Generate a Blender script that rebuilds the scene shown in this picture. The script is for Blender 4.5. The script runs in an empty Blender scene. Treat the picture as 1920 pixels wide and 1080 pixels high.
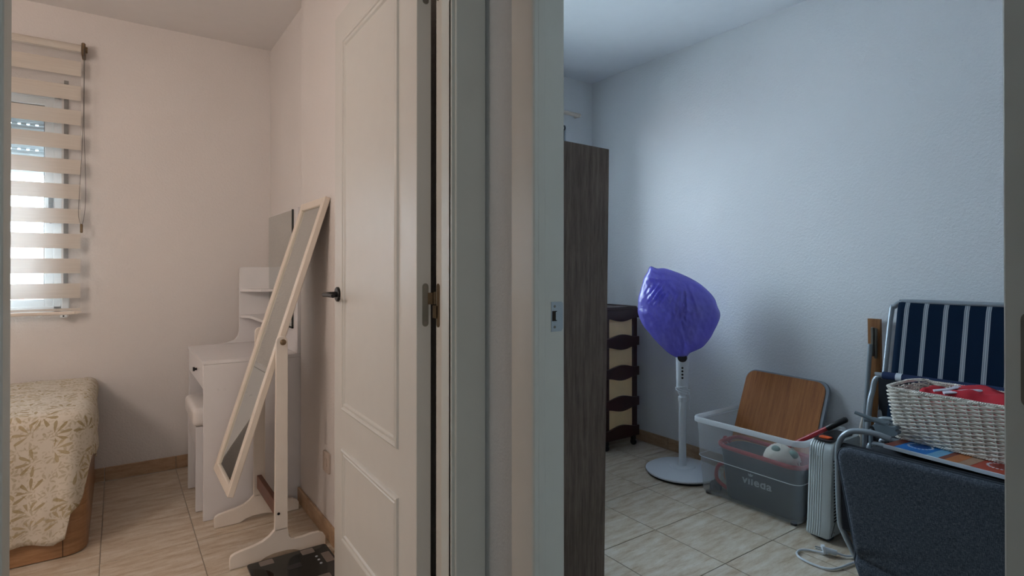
import bpy, bmesh, math, random
from mathutils import Vector, Matrix, noise
random.seed(7)
PI = math.pi
sc = bpy.context.scene
col = sc.collection

# ---------------------------------------------------------------- camera
cam_d = bpy.data.cameras.new('camera')
cam_d.sensor_width = 36.0
cam_d.lens = 36.0 * 1059.0 / 1920.0
cam_d.shift_y = -0.02115
cam_d.clip_start = 0.02
cam = bpy.data.objects.new('camera', cam_d)
col.objects.link(cam)
cam.location = (0, 0, 1.14)
cam.rotation_euler = (math.radians(90.25), 0, math.radians(-35))
sc.camera = cam

# ---------------------------------------------------------------- world, lights, exposure
sc.view_settings.view_transform = 'Standard'
sc.view_settings.look = 'None'
sc.view_settings.gamma = 1.0
sc.view_settings.use_curve_mapping = False
sc.view_settings.exposure = 0.0
world = bpy.data.worlds.new('sky')
sc.world = world
world.use_nodes = True
wn = world.node_tree
bg = wn.nodes['Background']
bg.inputs['Color'].default_value = (0.72, 0.86, 1.0, 1)
bg.inputs['Strength'].default_value = 16.5


def area_light(name, loc, rot, sx, sy, power, color, portal=False):
    d = bpy.data.lights.new(name, 'AREA')
    d.shape = 'RECTANGLE'; d.size = sx; d.size_y = sy
    d.energy = power; d.color = color
    if portal: d.cycles.is_portal = True
    o = bpy.data.objects.new(name, d); col.objects.link(o)
    o.location = loc; o.rotation_euler = rot
    return o


# daylight through the two room windows (the blind is inside the left one)
area_light('window_daylight_left', (-0.88, 3.90, 1.46), (-PI / 2, 0, 0), 1.1, 1.0, 1, (1, 1, 1), True)
area_light('window_daylight_right', (1.80, 3.25, 1.55), (-PI / 2, 0, 0), 1.3, 1.2, 1, (1, 1, 1), True)
sund = bpy.data.lights.new('sun', 'SUN'); sund.energy = 12.0; sund.color = (1.0, 0.95, 0.88); sund.angle = .01
suno = bpy.data.objects.new('sun', sund); col.objects.link(suno); suno.rotation_euler = (math.radians(50), 0, math.radians(-12))
# unseen warm fill light added to brighten the left room
filld = bpy.data.lights.new('left_room_fill', 'POINT'); filld.energy = 29.0; filld.color = (1.0, 0.85, 0.74)
filld.shadow_soft_size = 0.2
fillo = bpy.data.objects.new('left_room_fill', filld); col.objects.link(fillo); fillo.location = (-1.3, 1.55, 1.80)
# fill panel added out of view behind the camera to light the hall
area_light('hall_fill', (-0.2, -2.9, 1.5), (PI / 2, 0, 0), 0.9, 1.2, 12.0, (1.0, 0.98, 0.92))


# ---------------------------------------------------------------- helpers: materials
def nmat(name):
    m = bpy.data.materials.new(name); m.use_nodes = True
    nt = m.node_tree
    b = nt.nodes['Principled BSDF']
    return m, nt, b


def node(nt, t, **kw):
    n = nt.nodes.new(t)
    for k, v in kw.items(): setattr(n, k, v)
    return n


def coords(nt, scale=(1, 1, 1), kind='Object', rot=(0, 0, 0)):
    tc = node(nt, 'ShaderNodeTexCoord'); mp = node(nt, 'ShaderNodeMapping')
    mp.inputs['Scale'].default_value = scale; mp.inputs['Rotation'].default_value = rot
    nt.links.new(tc.outputs[kind], mp.inputs['Vector'])
    return mp.outputs['Vector']


def noise_tex(nt, vec, scale, detail=4, rough=.55):
    n = node(nt, 'ShaderNodeTexNoise')
    n.inputs['Scale'].default_value = scale; n.inputs['Detail'].default_value = detail
    n.inputs['Roughness'].default_value = rough
    if vec is not None: nt.links.new(vec, n.inputs['Vector'])
    return n.outputs['Fac']


def ramp(nt, fac, stops):
    r = node(nt, 'ShaderNodeValToRGB')
    e = r.color_ramp.elements
    e[0].position, e[0].color = stops[0][0], (*stops[0][1], 1)
    e[1].position, e[1].color = stops[-1][0], (*stops[-1][1], 1)
    for p, c in stops[1:-1]:
        x = e.new(p); x.color = (*c, 1)
    nt.links.new(fac, r.inputs['Fac'])
    return r.outputs['Color']


def bump(nt, b, h, strength=.3, dist=.002):
    n = node(nt, 'ShaderNodeBump'); n.inputs['Strength'].default_value = strength
    n.inputs['Distance'].default_value = dist
    nt.links.new(h, n.inputs['Height']); nt.links.new(n.outputs['Normal'], b.inputs['Normal'])


def math_n(nt, op, a, b=None, c=None):
    n = node(nt, 'ShaderNodeMath', operation=op)
    for i, v in enumerate((a, b, c)):
        if v is None: continue
        if isinstance(v, (int, float)): n.inputs[i].default_value = v
        else: nt.links.new(v, n.inputs[i])
    return n.outputs[0]


def mixc(nt, fac, a, b):
    n = node(nt, 'ShaderNodeMix', data_type='RGBA')
    if isinstance(fac, (int, float)): n.inputs['Factor'].default_value = fac
    else: nt.links.new(fac, n.inputs['Factor'])
    for k, v in (('A', a), ('B', b)):
        s = [i for i in n.inputs if i.name == k and i.type == 'RGBA'][0]
        if isinstance(v, tuple): s.default_value = (*v, 1)
        else: nt.links.new(v, s)
    return [o for o in n.outputs if o.type == 'RGBA'][0]


def plain(name, c, rough=.5, metal=0.0, spec=.5, tex=None, bmp=0.0, bscale=200, var=.04):
    m, nt, b = nmat(name)
    b.inputs['Roughness'].default_value = rough; b.inputs['Metallic'].default_value = metal
    b.inputs['Specular IOR Level'].default_value = spec
    v = coords(nt)
    f = noise_tex(nt, v, 14, 3)
    lo = tuple(max(0, x * (1 - var)) for x in c); hi = tuple(min(1, x * (1 + var)) for x in c)
    nt.links.new(ramp(nt, f, [(.3, lo), (.7, hi)]), b.inputs['Base Color'])
    if bmp: bump(nt, b, noise_tex(nt, v, bscale, 2), bmp, .001)
    return m


def wall_mat(name, c):
    m, nt, b = nmat(name)
    b.inputs['Roughness'].default_value = .55; b.inputs['Specular IOR Level'].default_value = .35
    v = coords(nt)
    f = noise_tex(nt, v, 2.2, 4)
    nt.links.new(ramp(nt, f, [(.3, tuple(x * .965 for x in c)), (.7, c)]), b.inputs['Base Color'])
    h = math_n(nt, 'ADD', noise_tex(nt, v, 85, 3), math_n(nt, 'MULTIPLY', noise_tex(nt, v, 210, 2), .5))
    bump(nt, b, h, .5, .0042)
    return m


def wood_mat(name, dark, mid, light, scale=(1, 1, 1), grain=9, rough=.45, fine=60, bmp=.12):
    """grain runs along the axis whose scale is smallest"""
    m, nt, b = nmat(name)
    b.inputs['Roughness'].default_value = rough
    v = coords(nt, scale)
    oi = node(nt, 'ShaderNodeObjectInfo')
    a = node(nt, 'ShaderNodeVectorMath', operation='ADD')
    nt.links.new(v, a.inputs[0])
    mul = node(nt, 'ShaderNodeVectorMath', operation='SCALE'); mul.inputs[0].default_value = (13, 7, 5)
    nt.links.new(oi.outputs['Random'], mul.inputs['Scale']); nt.links.new(mul.outputs[0], a.inputs[1])
    v = a.outputs[0]
    f1 = noise_tex(nt, v, grain, 5, .6); f2 = noise_tex(nt, v, fine, 4, .7)
    f = math_n(nt, 'ADD', math_n(nt, 'MULTIPLY', f1, .62), math_n(nt, 'MULTIPLY', f2, .38))
    nt.links.new(ramp(nt, f, [(.36, dark), (.5, mid), (.64, light)]), b.inputs['Base Color'])
    bump(nt, b, f, bmp, .001)
    return m


M = {}
M['wall_warm'] = wall_mat('wall_paint_warm', (.775, .73, .705))
M['wall_cool'] = wall_mat('wall_paint_cool', (.78, .80, .83))
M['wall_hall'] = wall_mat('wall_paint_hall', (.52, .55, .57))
M['ceil_warm'] = plain('ceiling_paint_warm', (.80, .77, .76), .8, var=.01)
M['ceil_cool'] = plain('ceiling_paint_cool', (.80, .84, .90), .8, var=.01)
M['lacquer'] = plain('white_lacquer', (.66, .64, .60), .38, var=.015)
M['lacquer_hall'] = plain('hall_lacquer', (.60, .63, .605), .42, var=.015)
M['white_furn'] = plain('white_melamine', (.76, .73, .73), .35, var=.01)
M['cream_paint'] = plain('cream_paint', (.82, .74, .66), .4, var=.02)
M['cream_edge'] = plain('cream_edge', (.80, .70, .60), .4, var=.02)
M['black_metal'] = plain('black_metal', (.012, .012, .014), .35, .3)
M['steel'] = plain('dull_steel', (.26, .25, .22), .42, .85, var=.1, bmp=.05)
M['bronze'] = plain('aged_bronze', (.22, .16, .10), .4, .8, var=.2)
M['zinc'] = plain('zinc_plate', (.42, .48, .54), .42, .7, var=.08)
M['dark_hole'] = plain('dark_hole', (.015, .010, .008), .8)
M['brown_plastic'] = plain('dark_brown_plastic', (.035, .010, .010), .28, var=.1)
M['cream_plastic'] = plain('cream_plastic', (.80, .58, .31), .4)
M['white_plastic'] = plain('white_plastic', (.72, .76, .82), .32, var=.01)
M['heater_white'] = plain('heater_plastic', (.58, .63, .64), .4, var=.01)
M['black_plastic'] = plain('black_plastic', (.014, .014, .016), .35)
M['orange_plastic'] = plain('orange_plastic', (.75, .10, .02), .35)
M['red_plastic'] = plain('red_plastic', (.36, .012, .02), .35)
M['bucket_grey'] = plain('bucket_plastic', (.045, .062, .085), .4)
M['green_plastic'] = plain('green_pad', (.16, .30, .26), .6)
M['mop_cloth'] = plain('mop_cloth', (.74, .70, .60), .9, bmp=.5, bscale=120)
M['letter'] = plain('pale_print', (.42, .46, .50), .5)
M['grey_tube'] = plain('grey_tube', (.30, .34, .38), .35, .35)
M['grey_plastic'] = plain('grey_plastic', (.15, .19, .22), .45)
M['black_fabric'] = plain('black_fabric', (.006, .008, .014), .9, bmp=.3)
M['socket'] = plain('socket_plastic', (.60, .50, .43), .4)
M['scale_glass'] = plain('scale_glass', (.008, .009, .008), .08)
M['electrode'] = plain('electrode_metal', (.28, .24, .22), .35, .6)
M['baseboard'] = wood_mat('baseboard_ceramic', (.36, .22, .12), (.46, .30, .18), (.54, .37, .24), (2, 2, 9), 5, .35, 30)
M['tile_grout'] = plain('tile_grout', (.46, .40, .33), .8)
M['red_wood'] = wood_mat('stretcher_wood', (.13, .04, .018), (.20, .065, .03), (.26, .09, .045), (9, 1, 9), 5, .4, 40)
M['bed_wood'] = wood_mat('bed_wood', (.26, .135, .065), (.36, .19, .09), (.44, .25, .13), (1.2, 1.2, 14), 5, .4, 30)
M['dark_oak'] = wood_mat('dark_oak', (.070, .046, .034), (.142, .098, .076), (.21, .155, .125), (14, 14, .9), 4.5, .5, 22, .25)
M['board_oak'] = wood_mat('board_oak', (.32, .10, .022), (.45, .155, .036), (.56, .22, .06), (14, 14, .8), 4, .4, 22)
M['pine'] = wood_mat('table_wood', (.20, .075, .02), (.28, .115, .035), (.34, .15, .05), (10, 10, .8), 4, .45, 22)
M['shutter'] = plain('shutter_slat', (.50, .56, .58), .5)
M['pvc'] = plain('window_profile', (.80, .86, .90), .3)
M['gasket'] = plain('rubber_gasket', (.03, .035, .035), .7)
M['strap'] = plain('shutter_strap', (.12, .115, .11), .8)
M['brick_out'] = plain('outside_brick', (.45, .18, .14), .9)
M['render_out'] = plain('outside_render', (.85, .86, .88), .9)
M['ground_out'] = plain('outside_ground', (.55, .55, .52), .9)
M['rod'] = plain('curtain_rod_paint', (.74, .66, .58), .4)
M['seat_pad'] = plain('stool_pad', (.78, .73, .70), .45)


def m_tile():
    m, nt, b = nmat('travertine_tile')
    b.inputs['Roughness'].default_value = .34
    tc = node(nt, 'ShaderNodeTexCoord'); oi = node(nt, 'ShaderNodeObjectInfo')
    mul = node(nt, 'ShaderNodeVectorMath', operation='SCALE'); mul.inputs[0].default_value = (31, 17, 0)
    nt.links.new(oi.outputs['Random'], mul.inputs['Scale'])
    add = node(nt, 'ShaderNodeVectorMath', operation='ADD')
    nt.links.new(tc.outputs['Object'], add.inputs[0]); nt.links.new(mul.outputs[0], add.inputs[1])
    mp = node(nt, 'ShaderNodeMapping'); mp.inputs['Scale'].default_value = (1.0, 4.2, 1)
    mp.inputs['Rotation'].default_value = (0, 0, .05)
    nt.links.new(add.outputs[0], mp.inputs['Vector'])
    v = mp.outputs[0]
    broad = noise_tex(nt, v, 7, 4, .55); fine = noise_tex(nt, v, 26, 6, .75)
    f = math_n(nt, 'ADD', math_n(nt, 'MULTIPLY', broad, .66), math_n(nt, 'MULTIPLY', fine, .34))
    base = ramp(nt, f, [(.32, (.40, .28, .175)), (.42, (.54, .42, .30)), (.52, (.64, .545, .43)), (.64, (.73, .66, .57))])
    # dark pits of the travertine print
    mp2 = node(nt, 'ShaderNodeMapping'); mp2.inputs['Scale'].default_value = (1, 3.0, 1)
    nt.links.new(add.outputs[0], mp2.inputs['Vector'])
    pit = noise_tex(nt, mp2.outputs[0], 75, 3, .7)
    pm = ramp(nt, pit, [(.33, (0, 0, 0)), (.40, (1, 1, 1))])
    c = mixc(nt, math_n(nt, 'ADD', math_n(nt, 'MULTIPLY', pm, .5), .5), (.30, .20, .13), base)
    nt.links.new(c, b.inputs['Base Color'])
    return m


M['tile'] = m_tile()


def m_floral():
    m, nt, b = nmat('floral_cotton')
    b.inputs['Roughness'].default_value = .9; b.inputs['Specular IOR Level'].default_value = .2
    tc = node(nt, 'ShaderNodeTexCoord'); uv = tc.outputs['UV']
    base = (.67, .61, .52)

    def sprigs(scale, petals, r0, r1, thr, seedoff):
        mp = node(nt, 'ShaderNodeMapping'); mp.inputs['Location'].default_value = (seedoff, seedoff * .7, 0)
        nt.links.new(uv, mp.inputs['Vector'])
        vo = node(nt, 'ShaderNodeTexVoronoi', voronoi_dimensions='2D'); vo.inputs['Scale'].default_value = scale
        vo.inputs['Randomness'].default_value = .75
        nt.links.new(mp.outputs[0], vo.inputs['Vector'])
        sub = node(nt, 'ShaderNodeVectorMath', operation='SUBTRACT')
        nt.links.new(mp.outputs[0], sub.inputs[0]); nt.links.new(vo.outputs['Position'], sub.inputs[1])
        sx = node(nt, 'ShaderNodeSeparateXYZ'); nt.links.new(sub.outputs[0], sx.inputs[0])
        sr = node(nt, 'ShaderNodeSeparateColor'); nt.links.new(vo.outputs['Color'], sr.inputs[0])
        ang = math_n(nt, 'ARCTAN2', sx.outputs['Y'], sx.outputs['X'])
        rnd = math_n(nt, 'MULTIPLY', sr.outputs[0], 6.28)
        a2 = math_n(nt, 'SUBTRACT', ang, rnd)
        r = math_n(nt, 'SQRT', math_n(nt, 'ADD', math_n(nt, 'MULTIPLY', sx.outputs['X'], sx.outputs['X']),
                                      math_n(nt, 'MULTIPLY', sx.outputs['Y'], sx.outputs['Y'])))
        rn = math_n(nt, 'MULTIPLY', r, scale)
        pet = math_n(nt, 'COSINE', math_n(nt, 'MULTIPLY', a2, petals))
        # petals swell and close between r0 and r1
        tt = math_n(nt, 'DIVIDE', math_n(nt, 'SUBTRACT', rn, r0), r1 - r0)
        bell = math_n(nt, 'MULTIPLY', math_n(nt, 'MULTIPLY', tt, math_n(nt, 'SUBTRACT', 1.0, tt)), 4.0)
        k = math_n(nt, 'GREATER_THAN', pet, math_n(nt, 'SUBTRACT', 1.0, math_n(nt, 'MULTIPLY', bell, thr)))
        inr = math_n(nt, 'GREATER_THAN', bell, 0.02)
        half = math_n(nt, 'GREATER_THAN', math_n(nt, 'COSINE', a2), -.25)
        return math_n(nt, 'MULTIPLY', math_n(nt, 'MULTIPLY', k, inr), half), sr.outputs[1]

    s1, c1 = sprigs(10.5, 9, .10, .58, .8, 3.1)
    s2, c2 = sprigs(19, 7, .12, .60, .9, 9.7)
    s3, c3 = sprigs(34, 5, .10, .55, .9, 5.3)
    leaf = ramp(nt, c1, [(0, (.30, .22, .085)), (1, (.46, .36, .20))])
    c = mixc(nt, math_n(nt, 'MULTIPLY', s3, .35), base, (.42, .35, .22))
    c = mixc(nt, math_n(nt, 'MULTIPLY', s2, .45), c, (.36, .29, .15))
    c = mixc(nt, math_n(nt, 'MULTIPLY', s1, .75), c, leaf)
    nt.links.new(c, b.inputs['Base Color'])
    v = coords(nt)
    bump(nt, b, noise_tex(nt, v, 38, 4), .35, .006)
    return m


M['floral'] = m_floral()


def m_band():
    m, nt, b = nmat('blind_band_fabric')
    b.inputs['Base Color'].default_value = (.74, .66, .57, 1); b.inputs['Roughness'].default_value = .9
    v = coords(nt, (2, 2, 90))
    f = noise_tex(nt, v, 3, 3)
    c = ramp(nt, f, [(.3, (.72, .65, .57)), (.7, (.85, .78, .70))])
    nt.links.new(c, b.inputs['Base Color'])
    tr = node(nt, 'ShaderNodeBsdfTranslucent'); tr.inputs['Color'].default_value = (.90, .89, .88, 1)
    mx = node(nt, 'ShaderNodeMixShader'); mx.inputs[0].default_value = .34
    nt.links.new(b.outputs[0], mx.inputs[1]); nt.links.new(tr.outputs[0], mx.inputs[2])
    nt.links.new(mx.outputs[0], nt.nodes['Material Output'].inputs['Surface'])
    return m


def m_sheer(name, col_, alpha, trans=.5, rough=.5, gloss=None):
    m, nt, b = nmat(name)
    b.inputs['Base Color'].default_value = (*col_, 1); b.inputs['Roughness'].default_value = rough
    tr = node(nt, 'ShaderNodeBsdfTranslucent'); tr.inputs['Color'].default_value = (*col_, 1)
    tp = node(nt, 'ShaderNodeBsdfTransparent')
    m1 = node(nt, 'ShaderNodeMixShader'); m1.inputs[0].default_value = trans
    nt.links.new(b.outputs[0], m1.inputs[1]); nt.links.new(tr.outputs[0], m1.inputs[2])
    m2 = node(nt, 'ShaderNodeMixShader'); m2.inputs[0].default_value = alpha
    nt.links.new(tp.outputs[0], m2.inputs[1]); nt.links.new(m1.outputs[0], m2.inputs[2])
    nt.links.new(m2.outputs[0], nt.nodes['Material Output'].inputs['Surface'])
    v = coords(nt)
    bump(nt, b, noise_tex(nt, v, 30, 2), .15, .002)
    return m


M['band'] = m_band()
M['sheer'] = m_sheer('blind_sheer_fabric', (.80, .80, .80), .13, .5)
M['crate'] = m_sheer('frosted_plastic', (.70, .74, .78), .19, .45, .3)
M['crate_rim'] = m_sheer('frosted_rim', (.84, .87, .90), .70, .35, .3)


def m_bag():
    m, nt, b = nmat('purple_bag_film')
    b.inputs['Base Color'].default_value = (.105, .085, .46, 1); b.inputs['Roughness'].default_value = .2; b.inputs['Specular IOR Level'].default_value = .9
    v = coords(nt)
    f = noise_tex(nt, v, 9, 3)
    nt.links.new(ramp(nt, f, [(.3, (.27, .245, .64)), (.7, (.35, .33, .76))]), b.inputs['Base Color'])
    tr = node(nt, 'ShaderNodeBsdfTranslucent'); tr.inputs['Color'].default_value = (.30, .28, .80, 1)
    tp = node(nt, 'ShaderNodeBsdfTransparent'); tp.inputs['Color'].default_value = (.45, .42, .95, 1)
    m1 = node(nt, 'ShaderNodeMixShader'); m1.inputs[0].default_value = .42
    nt.links.new(b.outputs[0], m1.inputs[1]); nt.links.new(tr.outputs[0], m1.inputs[2])
    m2 = node(nt, 'ShaderNodeMixShader'); m2.inputs[0].default_value = .80
    nt.links.new(tp.outputs[0], m2.inputs[1]); nt.links.new(m1.outputs[0], m2.inputs[2])
    nt.links.new(m2.outputs[0], nt.nodes['Material Output'].inputs['Surface'])
    bump(nt, b, noise_tex(nt, v, 26, 3), .55, .009)
    return m


M['bag'] = m_bag()


def m_glass():
    m, nt, b = nmat('window_glass')
    tp = node(nt, 'ShaderNodeBsdfTransparent'); tp.inputs['Color'].default_value = (.95, .98, .98, 1)
    gl = node(nt, 'ShaderNodeBsdfGlossy'); gl.inputs['Roughness'].default_value = .02
    fr = node(nt, 'ShaderNodeFresnel'); fr.inputs[0].default_value = 1.45
    mx = node(nt, 'ShaderNodeMixShader')
    nt.links.new(fr.outputs[0], mx.inputs[0]); nt.links.new(tp.outputs[0], mx.inputs[1]); nt.links.new(gl.outputs[0], mx.inputs[2])
    nt.links.new(mx.outputs[0], nt.nodes['Material Output'].inputs['Surface'])
    return m


M['glass'] = m_glass()


def m_mirror():
    m, nt, b = nmat('mirror_glass')
    b.inputs['Base Color'].default_value = (.64, .67, .65, 1); b.inputs['Metallic'].default_value = 1
    b.inputs['Roughness'].default_value = .02
    return m


M['mirror'] = m_mirror()


def m_stripe():
    m, nt, b = nmat('navy_stripe_canvas')
    b.inputs['Roughness'].default_value = .85
    tc = node(nt, 'ShaderNodeTexCoord'); uv = node(nt, 'ShaderNodeSeparateXYZ')
    nt.links.new(tc.outputs['UV'], uv.inputs[0])
    u = math_n(nt, 'FRACT', math_n(nt, 'DIVIDE', uv.outputs['X'], .0685))
    big = math_n(nt, 'LESS_THAN', math_n(nt, 'ABSOLUTE', math_n(nt, 'SUBTRACT', u, .5)), .118)
    d = math_n(nt, 'ABSOLUTE', math_n(nt, 'SUBTRACT', math_n(nt, 'ABSOLUTE', math_n(nt, 'SUBTRACT', u, .5)), .055))
    thin = math_n(nt, 'LESS_THAN', d, .014)
    c = mixc(nt, big, (.003, .014, .036), (.36, .39, .42))
    b.inputs['Specular IOR Level'].default_value = .12
    c = mixc(nt, math_n(nt, 'MULTIPLY', thin, .8), c, (.05, .07, .11))
    nt.links.new(c, b.inputs['Base Color'])
    bump(nt, b, noise_tex(nt, coords(nt), 400, 2), .3, .001)
    return m


M['stripe'] = m_stripe()
M['navy'] = plain('navy_canvas', (.004, .018, .075), .85)


def m_heather():
    m, nt, b = nmat('heather_grey_fabric')
    b.inputs['Roughness'].default_value = .95; b.inputs['Specular IOR Level'].default_value = .15
    v = coords(nt, (60, 400, 60)); v2 = coords(nt, (60, 60, 400))
    f = math_n(nt, 'ADD', math_n(nt, 'MULTIPLY', noise_tex(nt, v, 1.4, 3, .7), .5),
               math_n(nt, 'MULTIPLY', noise_tex(nt, v2, 1.4, 3, .7), .5))
    nt.links.new(ramp(nt, f, [(.38, (.028, .034, .046)), (.5, (.066, .078, .100)), (.62, (.145, .162, .19))]), b.inputs['Base Color'])
    bump(nt, b, f, .5, .0015)
    return m


M['heather'] = m_heather()
M['piping'] = plain('grey_piping', (.035, .045, .06), .9)


def m_wicker():
    m, nt, b = nmat('white_wicker')
    b.inputs['Roughness'].default_value = .6
    f = noise_tex(nt, coords(nt, (8, 8, 60)), 6, 4)
    nt.links.new(ramp(nt, f, [(.3, (.68, .62, .55)), (.6, (.82, .77, .70)), (.8, (.86, .82, .76))]), b.inputs['Base Color'])
    return m


M['wicker'] = m_wicker()


def m_redcloth():
    m, nt, b = nmat('red_jersey')
    b.inputs['Roughness'].default_value = .85
    f = noise_tex(nt, coords(nt), 10, 3)
    nt.links.new(ramp(nt, f, [(.3, (.42, .010, .022)), (.7, (.55, .018, .035))]), b.inputs['Base Color'])
    bump(nt, b, noise_tex(nt, coords(nt), 30, 3), .4, .004)
    return m


M['red_cloth'] = m_redcloth()
M['white_cloth'] = plain('white_trim_cloth', (.62, .58, .66), .85)
M['orange_cloth'] = plain('orange_trim_cloth', (.70, .22, .05), .85)
for nm, c in (('p_blue', (.008, .16, .50)), ('p_light', (.16, .38, .58)), ('p_red', (.42, .045, .02)), ('p_brick', (.20, .045, .028)),
              ('p_tan', (.38, .22, .14)), ('p_orange', (.45, .14, .04)), ('p_white', (.62, .66, .72)), ('p_darkblue', (.006, .06, .26)), ('p_darkred', (.22, .02, .012))):
    M[nm] = plain('box_' + nm, c, .35)


# ---------------------------------------------------------------- helpers: meshes
def new(): return bmesh.new()


def box(bm, x0, x1, y0, y1, z0, z1, bev=0.0, seg=1):
    r = bmesh.ops.create_cube(bm, size=1.0)
    vs = r['verts']
    for v in vs:
        v.co = Vector(((x0 + x1) / 2 + v.co.x * (x1 - x0), (y0 + y1) / 2 + v.co.y * (y1 - y0), (z0 + z1) / 2 + v.co.z * (z1 - z0)))
    if bev > 0:
        es = set()
        for v in vs:
            for e in v.link_edges: es.add(e)
        bmesh.ops.bevel(bm, geom=list(es), offset=bev, segments=seg, affect='EDGES', profile=.5)


def prism(bm, pts, axis, a0, a1, bev=0.0):
    """polygon pts in the plane perpendicular to axis ('x': (y,z), 'y': (x,z), 'z': (x,y)), extruded a0..a1"""
    def mk(p, a):
        if axis == 'x': return (a, p[0], p[1])
        if axis == 'y': return (p[0], a, p[1])
        return (p[0], p[1], a)
    v0 = [bm.verts.new(mk(p, a0)) for p in pts]; v1 = [bm.verts.new(mk(p, a1)) for p in pts]
    n = len(pts); fs = []
    fs.append(bm.faces.new(v0)); fs.append(bm.faces.new(list(reversed(v1))))
    rim = []
    for i in range(n):
        fs.append(bm.faces.new((v0[i], v1[i], v1[(i + 1) % n], v0[(i + 1) % n])))
    bmesh.ops.recalc_face_normals(bm, faces=fs)
    if bev > 0:
        es = set(fs[0].edges) | set(fs[1].edges)
        bmesh.ops.bevel(bm, geom=list(es), offset=bev, segments=2, affect='EDGES', profile=.5)


def tube(bm, pts, r, n=8, closed=False, flat=1.0):
    pts = [Vector(p) for p in pts]
    N = len(pts); rings = []
    t0 = (pts[1] - pts[0]).normalized()
    up = Vector((0, 0, 1)) if abs(t0.z) < .9 else Vector((1, 0, 0))
    nrm = (up - t0 * up.dot(t0)).normalized()
    for i, p in enumerate(pts):
        if closed: t = (pts[(i + 1) % N] - pts[i - 1])
        else: t = pts[min(i + 1, N - 1)] - pts[max(i - 1, 0)]
        t.normalize()
        nn = nrm - t * nrm.dot(t)
        if nn.length > 1e-5: nrm = nn.normalized()
        bn = t.cross(nrm)
        rr = r(i / max(1, N - 1)) if callable(r) else r
        rings.append([bm.verts.new(p + nrm * math.cos(a) * rr * flat + bn * math.sin(a) * rr)
                      for a in [2 * PI * k / n for k in range(n)]])
    for i in range(N if closed else N - 1):
        A, B = rings[i], rings[(i + 1) % N]
        for k in range(n):
            bm.faces.new((A[k], A[(k + 1) % n], B[(k + 1) % n], B[k]))
    if not closed:
        bm.faces.new(list(reversed(rings[0]))); bm.faces.new(rings[-1])


def lathe(bm, prof, cx, cy, n=32, ax='z', cz=0):
    rings = []
    for r, z in prof:
        ring = []
        for k in range(n):
            a = 2 * PI * k / n
            if ax == 'z': ring.append(bm.verts.new((cx + r * math.cos(a), cy + r * math.sin(a), cz + z)))
            elif ax == 'x': ring.append(bm.verts.new((cx + z, cy + r * math.cos(a), cz + r * math.sin(a))))
            else: ring.append(bm.verts.new((cx + r * math.cos(a), cy + z, cz + r * math.sin(a))))
        rings.append(ring)
    fs = []
    for i in range(len(prof) - 1):
        for k in range(n):
            fs.append(bm.faces.new((rings[i][k], rings[i][(k + 1) % n], rings[i + 1][(k + 1) % n], rings[i + 1][k])))
    if prof[0][0] > 1e-6: fs.append(bm.faces.new(rings[0]))
    if prof[-1][0] > 1e-6: fs.append(bm.faces.new(rings[-1]))
    bmesh.ops.recalc_face_normals(bm, faces=fs)


def smooth_path(pts, k=6, closed=False):
    P = [Vector(p) for p in pts]; out = []; n = len(P)
    rng = range(n) if closed else range(n - 1)
    for i in rng:
        p0 = P[i - 1] if (closed or i > 0) else P[0]; p1 = P[i]; p2 = P[(i + 1) % n]
        p3 = P[(i + 2) % n] if (closed or i + 2 < n) else P[n - 1]
        for j in range(k):
            t = j / k
            out.append(.5 * ((2 * p1) + (p2 - p0) * t + (2 * p0 - 5 * p1 + 4 * p2 - p3) * t * t + (3 * p1 - p0 - 3 * p2 + p3) * t ** 3))
    if not closed: out.append(P[-1])
    return out


def rrect(x0, x1, y0, y1, r, seg=5):
    pts = []
    for cx, cy, a0 in ((x1 - r, y1 - r, 0), (x0 + r, y1 - r, PI / 2), (x0 + r, y0 + r, PI), (x1 - r, y0 + r, 1.5 * PI)):
        for k in range(seg + 1):
            a = a0 + PI / 2 * k / seg
            pts.append((cx + r * math.cos(a), cy + r * math.sin(a)))
    return pts


def base_of(p):
    v = Vector((0, 0, 0))
    while p is not None:
        if not p.get('_local'): v += p.location
        p = p.parent
    return v


def obj(name, bm, mat, parent=None, smooth=False, uvf=None, local=False, angle=40):
    me = bpy.data.meshes.new(name)
    if not local and parent is not None:
        off = base_of(parent)
        bmesh.ops.translate(bm, verts=bm.verts, vec=-off)
    bm.normal_update()
    bm.to_mesh(me); bm.free()
    me.materials.append(mat if not isinstance(mat, str) else M[mat])
    if smooth:
        for p in me.polygons: p.use_smooth = True
        try: me.set_sharp_from_angle(angle=math.radians(angle))
        except Exception: pass
    o = bpy.data.objects.new(name, me); col.objects.link(o)
    if parent is not None: o.parent = parent
    return o


def thing(name, label, cat, loc=(0, 0, 0), rotz=0, group=None):
    o = bpy.data.objects.new(name, None); col.objects.link(o)
    o.empty_display_size = .1
    o.location = loc; o.rotation_euler = (0, 0, rotz)
    o['label'] = label; o['category'] = cat
    if group: o['group'] = group
    return o


def tag(o, label, cat, group=None):
    o['label'] = label; o['category'] = cat
    if group: o['group'] = group
    return o


def struct_root(name):
    o = bpy.data.objects.new(name, None); col.objects.link(o); o['kind'] = 'structure'; o.empty_display_size = .1
    return o


def struct(name, bm, mat, parent=None, smooth=False):
    o = obj(name, bm, mat, parent, smooth)
    if parent is None: o['kind'] = 'structure'
    return o


def simple(name, mat, parent, *b, bev=0, smooth=False):
    bm = new(); box(bm, *b, bev=bev); return obj(name, bm, mat, parent, smooth=smooth)


H = 2.5
XR, YR = 2.86, 3.06       # right room: right wall, back wall
YL = 3.75                 # left room: back wall
XP0, XP1 = .74, .81       # wall between hall / left room and right room
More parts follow.
